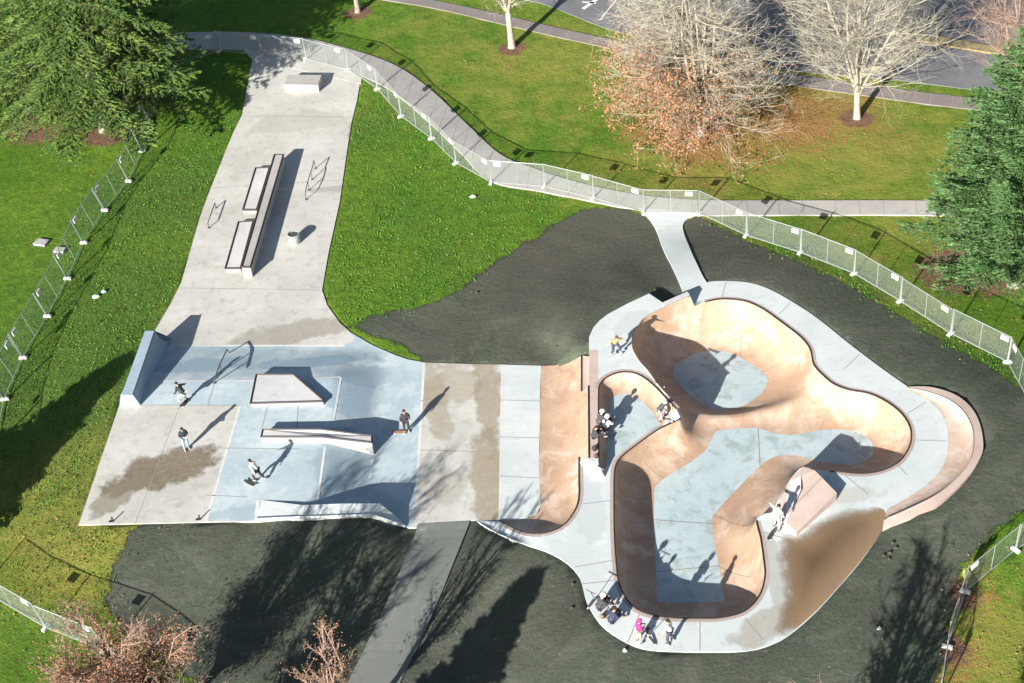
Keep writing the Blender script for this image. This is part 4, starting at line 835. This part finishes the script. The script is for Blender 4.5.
C = np.c_[P, gz(P)+.03]; n = len(C); D_ = np.c_[r.normal(0, .5, n), r.normal(0, .5, n), np.ones(n)]
tuft = leafmat('tuft_blades', (.055, .18, .018), (.13, .27, .045), (.025, .085, .012), .8); leaf_cards(C, .08, r, tuft, 'grass_blades', g0, D_, .35)
def m2(P, r):
    w = np.zeros(len(P))
    for px, py, rr_, s_ in [(700, 145, 4, 1), (640, 130, 3, .7), (760, 150, 5, .5), (857, 118, 3, .6), (512, 60, 3, .35), (470, 75, 3, .3), (965, 272, 2.5, .6), (60, 640, 5, .7), (100, 600, 4, .6), (90, 530, 4, .5), (150, 250, 9, .08), (600, 100, 12, .04), (380, 110, 3, .3), (350, 150, 3, .2), (450, 240, 6, .12), (980, 620, 4, .5), (800, 270, 5, .2), (940, 340, 4, .2), (60, 200, 9, .05), (250, 90, 2, .3)]:
        w = np.maximum(w, s_*np.exp(-((P-at(px, py)[:2])**2).sum(1)/(2*rr_*rr_)))
    return (r.rand(len(P)) < w) & (sdist(P, mul1) > -1) & (np.min([sdist(P, q_) for q_ in UP], 0) > .1)
P, r = scatter(80000, [(-20, -20), (1040, -20), (-20, 690), (1040, 690)], m2, 42); g1 = empty('fallen_leaves', (0, 0, 0)); g1["kind"] = "stuff"
C = np.c_[P, gz(P)+.09]; n = len(C); leaf_cards(C, .045, r, GL['tan'], 'leaf_litter', g1, np.c_[r.normal(0, 1, (n, 2)), r.normal(0, .2, n)], .8)

# ------------------------------------------------------------------ cars
def car(P, yaw, label, col):
    r = empty('parked_car', P, label, 'car', 'cars parked on the road at the top edge', yaw); body = simple('car_paint', col, .3)
    prof = [(-2.2, .35), (-2.25, .75), (-2.1, .95), (-1.5, 1.02), (-.9, 1.42), (.5, 1.45), (1.15, 1.05), (2.0, .9), (2.25, .65), (2.2, .35)]
    mb = MB(); L = [(x, -.88, z) for x, z in prof]; R2 = [(x, .88, z) for x, z in prof]
    for s_ in range(len(prof)):
        j = (s_+1) % len(prof)
    V = []
    for x, z in prof:
        w = .9 if z < 1.1 else .68; V += [(x, -w, z), (x, w, z)]
    n = len(prof); Fs = [(2*i, 2*i+1, 2*((i+1) % n)+1, 2*((i+1) % n)) for i in range(n)]+[tuple(2*i for i in range(n))[::-1], tuple(2*i+1 for i in range(n))]
    mb.add(V, Fs); mb.build('body', body, r)
    gl = simple('car_glass', (.03, .035, .04), .1)
    mb = MB(); mb.add([(-1.47, -.72, 1.05), (-1.47, .72, 1.05), (-.93, .63, 1.41), (-.93, -.63, 1.41)], [(0, 1, 2, 3)]); mb.V = [(v[0]-.02, v[1], v[2]+.02) for v in mb.V]; mb.build('rear_window', gl, r)
    mb = MB(); mb.add([(.55, -.63, 1.44), (.55, .63, 1.44), (1.12, .74, 1.08), (1.12, -.74, 1.08)], [(0, 1, 2, 3)]); mb.V = [(v[0]+.02, v[1], v[2]+.02) for v in mb.V]; mb.build('windscreen', gl, r)
    for sy in (-1, 1):
        mb = MB(); mb.add([(-1.2, sy*.85, 1.06), (.95, sy*.85, 1.06), (.45, sy*.72, 1.38), (-.85, sy*.72, 1.38)], [(0, 1, 2, 3)]); mb.build('side_window', gl, r)
        for x in (-1.4, 1.4):
            mb = MB(); mb.tube([(x, sy*.72, .33), (x, sy*.92, .33)], .33, 16); w = mb.build('wheel', M['black'], r); mb = MB(); mb.tube([(x, sy*.90, .33), (x, sy*.93, .33)], .19, 12); mb.build('rim', M['galv'], w)
        mb = MB(); mb.box((2.2, sy*.62, .72), (.1, .34, .16)); mb.build('headlight', M['plastic'], r)
car(ag(766, -3), math.radians(-12), 'white parked car at top edge above the orange leaved tree', (.8, .8, .8))
car(ag(910, -6), math.radians(-8), 'white parked car at the top edge right of the big bare tree', (.75, .75, .77))

# ------------------------------------------------------------------ people
def skin(name, V, E, rad, mat, parent, sub=1):
    me = bpy.data.meshes.new(name+'_tmp'); me.from_pydata([tuple(map(float, v)) for v in V], E, []); o = bpy.data.objects.new(name+'_tmp', me); S.collection.objects.link(o)
    md = o.modifiers.new('s', 'SKIN'); md.use_smooth_shade = True
    bm = bmesh.new(); bm.from_mesh(me); ly = bm.verts.layers.skin.verify()
    for i, v in enumerate(bm.verts):
        v[ly].radius = (rad[i], rad[i]) if not hasattr(rad[i], '__len__') else rad[i]; v[ly].use_root = (i == 0)
    bm.to_mesh(me); bm.free(); sb = o.modifiers.new('b', 'SUBSURF'); sb.levels = sub
    dg = bpy.context.evaluated_depsgraph_get(); m2 = bpy.data.meshes.new_from_object(o.evaluated_get(dg)); m2.name = name
    bpy.data.objects.remove(o); bpy.data.meshes.remove(me); m2.materials.clear(); m2.materials.append(mat); n = bpy.data.objects.new(name, m2); link(n, parent); return n
SK = simple('skin', (.55, .34, .24), .6); CL = {}
def cloth(c):
    if c not in CL: CL[c] = simple('cloth', c, .85, 0, 12, .15)
    return CL[c]
POSE = {
 'stand': dict(pel=(0, 0, .95), che=(0, .03, 1.27), nec=(0, .03, 1.47), hea=(0, .06, 1.63), el=[(-.27, -.02, 1.15), (.27, -.02, 1.15)], wr=[(-.26, .1, .92), (.26, .1, .92)], kn=[(-.11, .04, .51), (.12, .03, .51)], an=[(-.12, -.01, .09), (.14, 0, .09)]),
 'phone': dict(pel=(0, 0, .95), che=(0, .02, 1.27), nec=(0, .04, 1.46), hea=(0, .12, 1.60), el=[(-.26, .04, 1.14), (.26, .04, 1.14)], wr=[(-.08, .3, 1.2), (.08, .3, 1.2)], kn=[(-.11, .04, .51), (.12, .03, .51)], an=[(-.12, -.02, .09), (.15, .06, .09)]),
 'ride': dict(pel=(0, -.12, .82), che=(0, .06, 1.12), nec=(0, .14, 1.30), hea=(0, .22, 1.44), el=[(-.38, .05, 1.1), (.40, .0, 1.12)], wr=[(-.5, .2, .98), (.56, .05, 1.02)], kn=[(-.24, .16, .52), (.24, .16, .52)], an=[(-.28, -.02, .2), (.28, -.02, .2)]),
 'push': dict(pel=(0, -.02, .88), che=(0, .14, 1.17), nec=(0, .22, 1.35), hea=(0, .3, 1.49), el=[(-.3, .02, 1.05), (.34, .2, 1.08)], wr=[(-.4, -.1, .88), (.42, .38, .95)], kn=[(-.1, .22, .52), (.12, -.08, .5)], an=[(-.1, .15, .12), (.14, -.34, .16)]),
 'reach': dict(pel=(0, 0, .93), che=(0, .05, 1.24), nec=(0, .08, 1.43), hea=(0, .13, 1.58), el=[(-.42, .1, 1.32), (.3, .05, 1.12)], wr=[(-.66, .2, 1.3), (.34, .2, .9)], kn=[(-.15, .08, .5), (.16, .02, .5)], an=[(-.18, .0, .09), (.22, -.1, .09)]),
 'sit': dict(pel=(0, 0, .16), che=(0, .06, .46), nec=(0, .12, .65), hea=(0, .2, .79), el=[(-.28, .2, .4), (.28, .2, .4)], wr=[(-.16, .42, .45), (.16, .42, .45)], kn=[(-.16, .42, .45), (.16, .42, .45)], an=[(-.15, .62, .09), (.15, .62, .09)]),
 'lean': dict(pel=(0, -.05, .5), che=(0, .2, .72), nec=(0, .36, .84), hea=(0, .48, .93), el=[(-.3, .4, .6), (.3, .4, .6)], wr=[(-.2, .6, .5), (.2, .6, .5)], kn=[(-.15, .35, .5), (.15, .35, .5)], an=[(-.15, .3, .09), (.15, .3, .09)]),
}
def person(px, py, z, yaw, pose, label, top=(.05, .05, .06), legs=(.06, .06, .08), hair=(.03, .02, .015), helmet=None, hood=None, scale=1.0, lift=0., group=None):
    q_ = POSE[pose]; P = at(px, py, z); root = empty('person', P+[0, 0, lift], label, 'person', group, yaw); root.scale = (scale,)*3
    a = lambda k: np.array(q_[k], float); pel, che, nec, hea = a('pel'), a('che'), a('nec'), a('hea'); upv = unit(hea-nec)
    sh = [che*.25+nec*.75+np.array([s_*.18, 0, -.02]) for s_ in (-1, 1)]; hp = [pel+np.array([s_*.095, 0, -.03]) for s_ in (-1, 1)]
    V = [pel, che, nec, hea-upv*.03, hea+upv*.07]; Rr = [.12, .13, .055, .085, .075]; E = [(0, 1), (1, 2), (2, 3), (3, 4)]
    fwd = unit(np.array([0, 1, -.15])); V.append(hea+fwd*.105-upv*.01); Rr.append(.018); E.append((3, len(V)-1))
    for s_ in (0, 1):
        el, wr = np.array(q_['el'][s_]), np.array(q_['wr'][s_]); b = len(V); dh = unit(wr-el); pm = wr+dh*.07
        V += [sh[s_], el, wr, pm]; Rr += [.055, .042, .028, (.035, .02)]; E += [(1, b), (b, b+1), (b+1, b+2), (b+2, b+3)]
        side = unit(np.cross(dh, [0, 0, 1.0])+1e-6)
        for f in range(4): V.append(pm+dh*(.075-.008*abs(f-1.3))+side*(f-1.5)*.02+np.array([0, 0, -.012])); Rr.append(.009); E.append((b+3, len(V)-1))
        V.append(wr+dh*.05+side*(.05 if s_ else -.05)); Rr.append(.010); E.append((b+2, len(V)-1))
        kn, an = np.array(q_['kn'][s_]), np.array(q_['an'][s_]); b = len(V); V += [hp[s_], kn, an, an+np.array([.02*(2*s_-1), .14, -.045])]; Rr += [.08, .055, .04, .032]; E += [(0, b), (b, b+1), (b+1, b+2), (b+2, b+3)]
    skin('body', V, E, Rr, SK, root)
    V = [pel-(che-pel)*.10, che, nec-unit(nec-che)*.02]; Rr = [.165, .175, .09]; E = [(0, 1), (1, 2)]
    for s_ in (0, 1):
        el, wr = np.array(q_['el'][s_]), np.array(q_['wr'][s_]); b = len(V); V += [sh[s_], el, wr-unit(wr-el)*.03]; Rr += [.085, .065, .05]; E += [(1, b), (b, b+1), (b+1, b+2)]
    skin('jacket', V, E, Rr, cloth(top), root)
    V = [pel+(che-pel)*.05]; Rr = [.145]; E = []
    for s_ in (0, 1):
        kn, an = np.array(q_['kn'][s_]), np.array(q_['an'][s_]); b = len(V); V += [hp[s_], kn, an+unit(kn-an)*.04]; Rr += [.11, .085, .068]; E += [(0, b), (b, b+1), (b+1, b+2)]
    skin('trousers', V, E, Rr, cloth(legs), root)
    for s_ in (0, 1):
        an = np.array(q_['an'][s_]); mb = MB(); mb.ball((an[0], an[1]+.06, an[2]-.035), .06, 8, sc=(.85, 2.3, .9)); mb.build('shoe', cloth((.3, .3, .29)) if s_ < 9 and legs[0] < .3 else cloth((.05, .05, .05)), root, True)
    mb = MB()
    if helmet: mb.ball(hea+[0, -.01, .05], .14, 12, sc=(.95, 1.15, .85)); mb.build('helmet', simple('helmet_shell', helmet, .25), root, True)
    elif hood: mb.ball(hea+[0, -.03, .02], .125, 12, sc=(1, 1, 1.15)); mb.build('hood', cloth(hood), root, True)
    else: mb.ball(hea+[0, -.025, .045], .105, 12, sc=(.95, 1.05, .95)); mb.build('hair', cloth(hair), root, True)
    for s_ in (-1, 1): mb = MB(); mb.ball(hea+[s_*.032, .088, .015], .012, 6); mb.build('eye', M['black'], root)
    return root
def board(px, py, z, yaw, label, col=(.05, .045, .04), lift=0., tilt=0., group=None):
    P = at(px, py, z); r = empty('skateboard', P+[0, 0, lift], label, 'skateboard', group, yaw); r.rotation_euler = (0, tilt, yaw)
    mb = MB(); prof = []
    for k in range(9): x = -.4+.1*k; prof.append((x, .1*math.sqrt(max(.12, 1-(abs(x)/.42)**6)), .1+max(0, abs(x)-.28)*.35))
    V = [(x, s_*w, zz+dz) for x, w, zz in prof for s_, dz in ((-1, 0), (1, 0), (-1, -.015), (1, -.015))]; Fs = []
    for i in range(8):
        b = 4*i; c = b+4; Fs += [(b, c, c+1, b+1), (b+2, b+3, c+3, c+2), (b, b+2, c+2, c), (b+1, c+1, c+3, b+3)]
    Fs += [(0, 1, 3, 2), (32, 34, 35, 33)]; mb.add(V, Fs); mb.build('board_deck', cloth(col), r)
    for x in (-.25, .25):
        mb = MB(); mb.tube([(x, -.1, .045), (x, .1, .045)], .015, 6); t_ = mb.build('truck', M['steel'], r)
        for s_ in (-1, 1): mb = MB(); mb.tube([(x, s_*.08, .03), (x, s_*.115, .03)], .03, 10); mb.build('wheel', M['plastic'], t_)
    return r
def scooter(px, py, z, yaw, label, col=(.05, .05, .06), lying=False):
    P = at(px, py, z); r = empty('kick_scooter', P, label, 'scooter', None, yaw); r.rotation_euler = (math.radians(78) if lying else math.radians(12), 0, yaw)
    mb = MB(); mb.box((0, 0, .1), (.12, .5, .03)); mb.build('foot_deck', cloth(col), r)
    mb = MB(); mb.tube([(0, .3, .08), (0, .24, .45), (0, .2, .88)], .02, 8); st = mb.build('steering_tube', M['steel'], r)
    mb = MB(); mb.tube([(-.28, .2, .88), (.28, .2, .88)], .02, 8); mb.build('handlebar', M['black'], st)
    for y in (-.3, .33): mb = MB(); mb.tube([(-.015, y, .06), (.015, y, .06)], .06, 12); mb.build('wheel', M['plastic'], r)
d = math.radians
person(184.5, 404, PLT, d(60), 'ride', 'person in black jacket and pale trousers riding beside the handrail', legs=(.55, .52, .48), scale=1.0, lift=.1)
board(184.5, 404, PLT, d(60), 'skateboard under the rider beside the handrail')
person(187, 449, PLT, d(-150), 'phone', 'person in dark top and light blue jeans looking down near the stain', legs=(.28, .38, .5), top=(.035, .045, .06))
person(259, 481, PLT, d(70), 'push', 'person in white top and black trousers next to a loose skateboard', top=(.8, .8, .78), legs=(.03, .03, .035))
board(250, 484, PLT, d(-40), 'dark skateboard lying loose by the white topped skater')
person(407, 432, 0, d(-165)+math.pi*2, 'stand', 'person in dark clothes standing alone at the edge of the blue concrete', top=(.04, .035, .045), legs=(.035, .035, .04), hair=(.05, .03, .03))
board(399.5, 433, 0, d(-8), 'skateboard at the feet of the lone dark clothed skater', (.35, .16, .1))
person(616, 356, HI, d(-160), 'ride', 'person in yellow tan jacket riding on the raised deck', top=(.50, .36, .16), legs=(.05, .06, .1), hair=(.12, .06, .03), scale=1.0, lift=.1)
board(616, 356.5, HI, d(20), 'white tailed skateboard under the yellow jacketed rider', (.7, .7, .66))
person(600, 424, HI, d(-60), 'sit', 'person in black with white cap sitting on platform edge', helmet=(.75, .73, .72), scale=1.05)
person(606, 431, 1.2, d(-35), 'sit', 'person in white shirt sitting over the small bowl wall', top=(.75, .75, .75), legs=(.1, .1, .12), helmet=(.78, .76, .74), scale=1.15)
person(594, 438, HI, d(-80), 'sit', 'person all in black seated on the narrow platform above the backpack', scale=.95)
person(662, 421, DK+.02, d(-130), 'ride', 'person with round white helmet in dark clothes at pool hip', helmet=(.85, .85, .83), top=(.10, .10, .12), legs=(.35, .36, .4), lift=.08)
scooter(667, 421, DK+.03, d(-130), 'scooter under the white helmeted rider at the pool hip', (.3, .3, .32))
board(661.5, 385, HI, d(-40), 'skateboard resting on the ridge between small bowl and upper bowl')
person(776.5, 528, DK, d(-50), 'reach', 'person in white jacket with outstretched arm beside the rose block', top=(.8, .8, .78), legs=(.5, .5, .5), scale=.98)
board(771, 536, DK, d(55), 'dark skateboard on the deck below the white jacketed person')
person(600, 609, DK, d(-70), 'sit', 'person in black with white cap seated at the lower left rim', helmet=(.8, .78, .76), scale=1.15)
scooter(591.5, 604, DK, d(-40), 'scooter standing beside the white capped sitter at the lower left rim')
person(612, 622, DK, d(-60), 'sit', 'person in navy clothes seated on deck left of the pink hoodie', top=(.03, .04, .08), legs=(.03, .04, .08), scale=1.1)
scooter(607, 615, DK, d(-40), 'scooter standing behind the navy clothed sitter')
person(639, 642, DK, d(-70), 'phone', 'person in bright pink hoodie and tan trousers by the lower pool rim', top=(.75, .04, .22), legs=(.55, .42, .3), hood=(.75, .04, .22), scale=.95)
person(670, 643, DK, d(60), 'reach', 'person in white shirt reaching out an arm by the lower pool rim', top=(.85, .84, .8), legs=(.07, .07, .1))
scooter(652, 641, DK, d(30), 'dark scooter between the pink hooded and white shirted people')
# bags and small things
def bag(px, py, z, label, col, s=1.):
    P = at(px, py, z); r = empty('backpack', P, label, 'backpack'); mb = MB(); mb.ball((0, 0, .14*s), .17*s, 10, sc=(1, .7, 1)); mb.build('bag_body', cloth(col), r, True); mb = MB(); mb.ball((0, -.1*s, .1*s), .1*s, 8, sc=(1, .6, .9)); mb.build('front_pocket', cloth(tuple(c*.7 for c in col)), r, True)
    mb = MB(); mb.tube([(-.06, .08, .26*s), (0, .12, .32*s), (.06, .08, .26*s)], .012, 5); mb.build('strap', M['black'], r)
bag(594.5, 450, HI, 'black backpack on the narrow platform below the sitting riders', (.04, .035, .035)); bag(596, 457.5, HI, 'small dark red bag at the lower end of narrow platform', (.12, .06, .055), .8)
bag(648, 632, DK, 'dark blue backpack on the deck beside the pink hoodie', (.05, .07, .12))
bag(602, 618, DK, 'brown bag between the two seated people at the lower left rim', (.25, .16, .12), .8)
# slabs, litter, stubs, vest
slab = simple('slab_concrete', (.40, .39, .38), .8, 0, 5)
def slabf(px, py, w, l, rz, label):
    P = ag(px, py); r = empty('paving_slab', P, label, 'paving slab', None, rz); mb = MB(); mb.box((0, 0, .06), (w, l, .2)); mb.build('slab_top', slab, r); mb = MB(); mb.box((0, 0, -.02), (w+.16, l+.16, .1)); mb.build('frame', M['steel'], r)
slabf(41.5, 243.5, .9, .65, d(-20), 'grey paving slab on the grass left of the fence'); slabf(60, 251, .75, .5, d(-15), 'smaller grey paving slab seen through the left fence')
def litter(px, py, col, label, w=.5):
    P = ag(px, py); r = np.random.RandomState(int(px)); mb = MB(); n = 9; V = [(w*math.cos(2*math.pi*k/n)*r.uniform(.5, 1), .6*w*math.sin(2*math.pi*k/n)*r.uniform(.5, 1), .06+.08*r.rand()) for k in range(n)]+[(0, 0, .2)]+[(w*.8*math.cos(2*math.pi*k/n), .5*w*math.sin(2*math.pi*k/n), 0) for k in range(n)]
    mb.add(V, [(k, (k+1) % n, n) for k in range(n)]+[(n+1+k, n+1+(k+1) % n, (k+1) % n, k) for k in range(n)]); o = mb.build('litter', cloth(col)); o.location = P; tag(o, label, 'litter', None, 'thing')
litter(96, 297, (.55, .6, .5), 'crumpled pale wrapper on the grass bank', .35); litter(104, 292, (.3, .45, .5), 'small bluish wrapper on the grass bank', .25)
litter(473, 197, (.5, .5, .46), 'white paper scrap in the grass below the fence', .3); litter(625, 651, (.6, .6, .58), 'white scrap on dark mulch below the pink hoodie', .16)
litter(879, 629, (.5, .5, .48), 'pale pebble like scrap on the lower right mulch', .14)
r_ = np.random.RandomState(3)
for k, (x, y) in enumerate([(893, 543), (896, 548), (890, 553), (884, 556), (889, 559), (660, 291), (655, 290), (477, 293), (573, 584), (572, 608), (557, 347), (590, 352)]):
    P = ag(x, y); mb = MB(); mb.ball((0, 0, .03), .12, 7, sc=(1, .8, .6)); mb.V = [tuple(np.array(v)*r_.uniform(.75, 1.2)) for v in mb.V]; o = mb.build('soil_clod', M['soil'], None, True); o.location = P
    tag(o, 'dark clod of earth lying on the mulch beside the concrete', 'soil clod', 'dark clods of earth on the mulch')
for px, py, lb in ((113, 521.5, 'small black bracket standing at the lower left plaza edge'), (200, 519.5, 'small black bracket at the bottom edge below the brown stain')):
    P = at(px, py, PLT); r = empty('edge_bracket', P, lb, 'bracket'); mb = MB(); mb.box((0, 0, .17), (.07, .05, .34)); mb.build('upright', M['black'], r); mb = MB(); mb.box((-.1, 0, .025), (.26, .1, .05)); mb.build('base_plate', M['black'], r)
P = ag(964.5, 592); r = empty('safety_vest', P+[-.05, .1, 0], 'yellow green safety vest hung over the fence post at lower right', 'vest'); mb = MB()
V = [(-.22, -.08, 1.9), (.22, -.08, 1.95), (.26, -.12, 1.25), (.02, -.18, 1.1), (-.26, -.13, 1.3), (-.22, .08, 1.9), (.22, .08, 1.95), (.26, .12, 1.3), (.02, .15, 1.15), (-.26, .12, 1.25)]
mb.add(V, [(0, 1, 2, 3, 4), (9, 8, 7, 6, 5), (0, 5, 6, 1), (1, 6, 7, 2), (2, 7, 8, 3), (3, 8, 9, 4), (4, 9, 5, 0)]); mb.build('fabric', cloth((.42, .55, .12)), r); r.scale = (.62, .62, .85); mb = MB(); mb.box((0, -.13, 1.55), (.5, .02, .06)); mb.build('reflective_band', M['galv'], r)
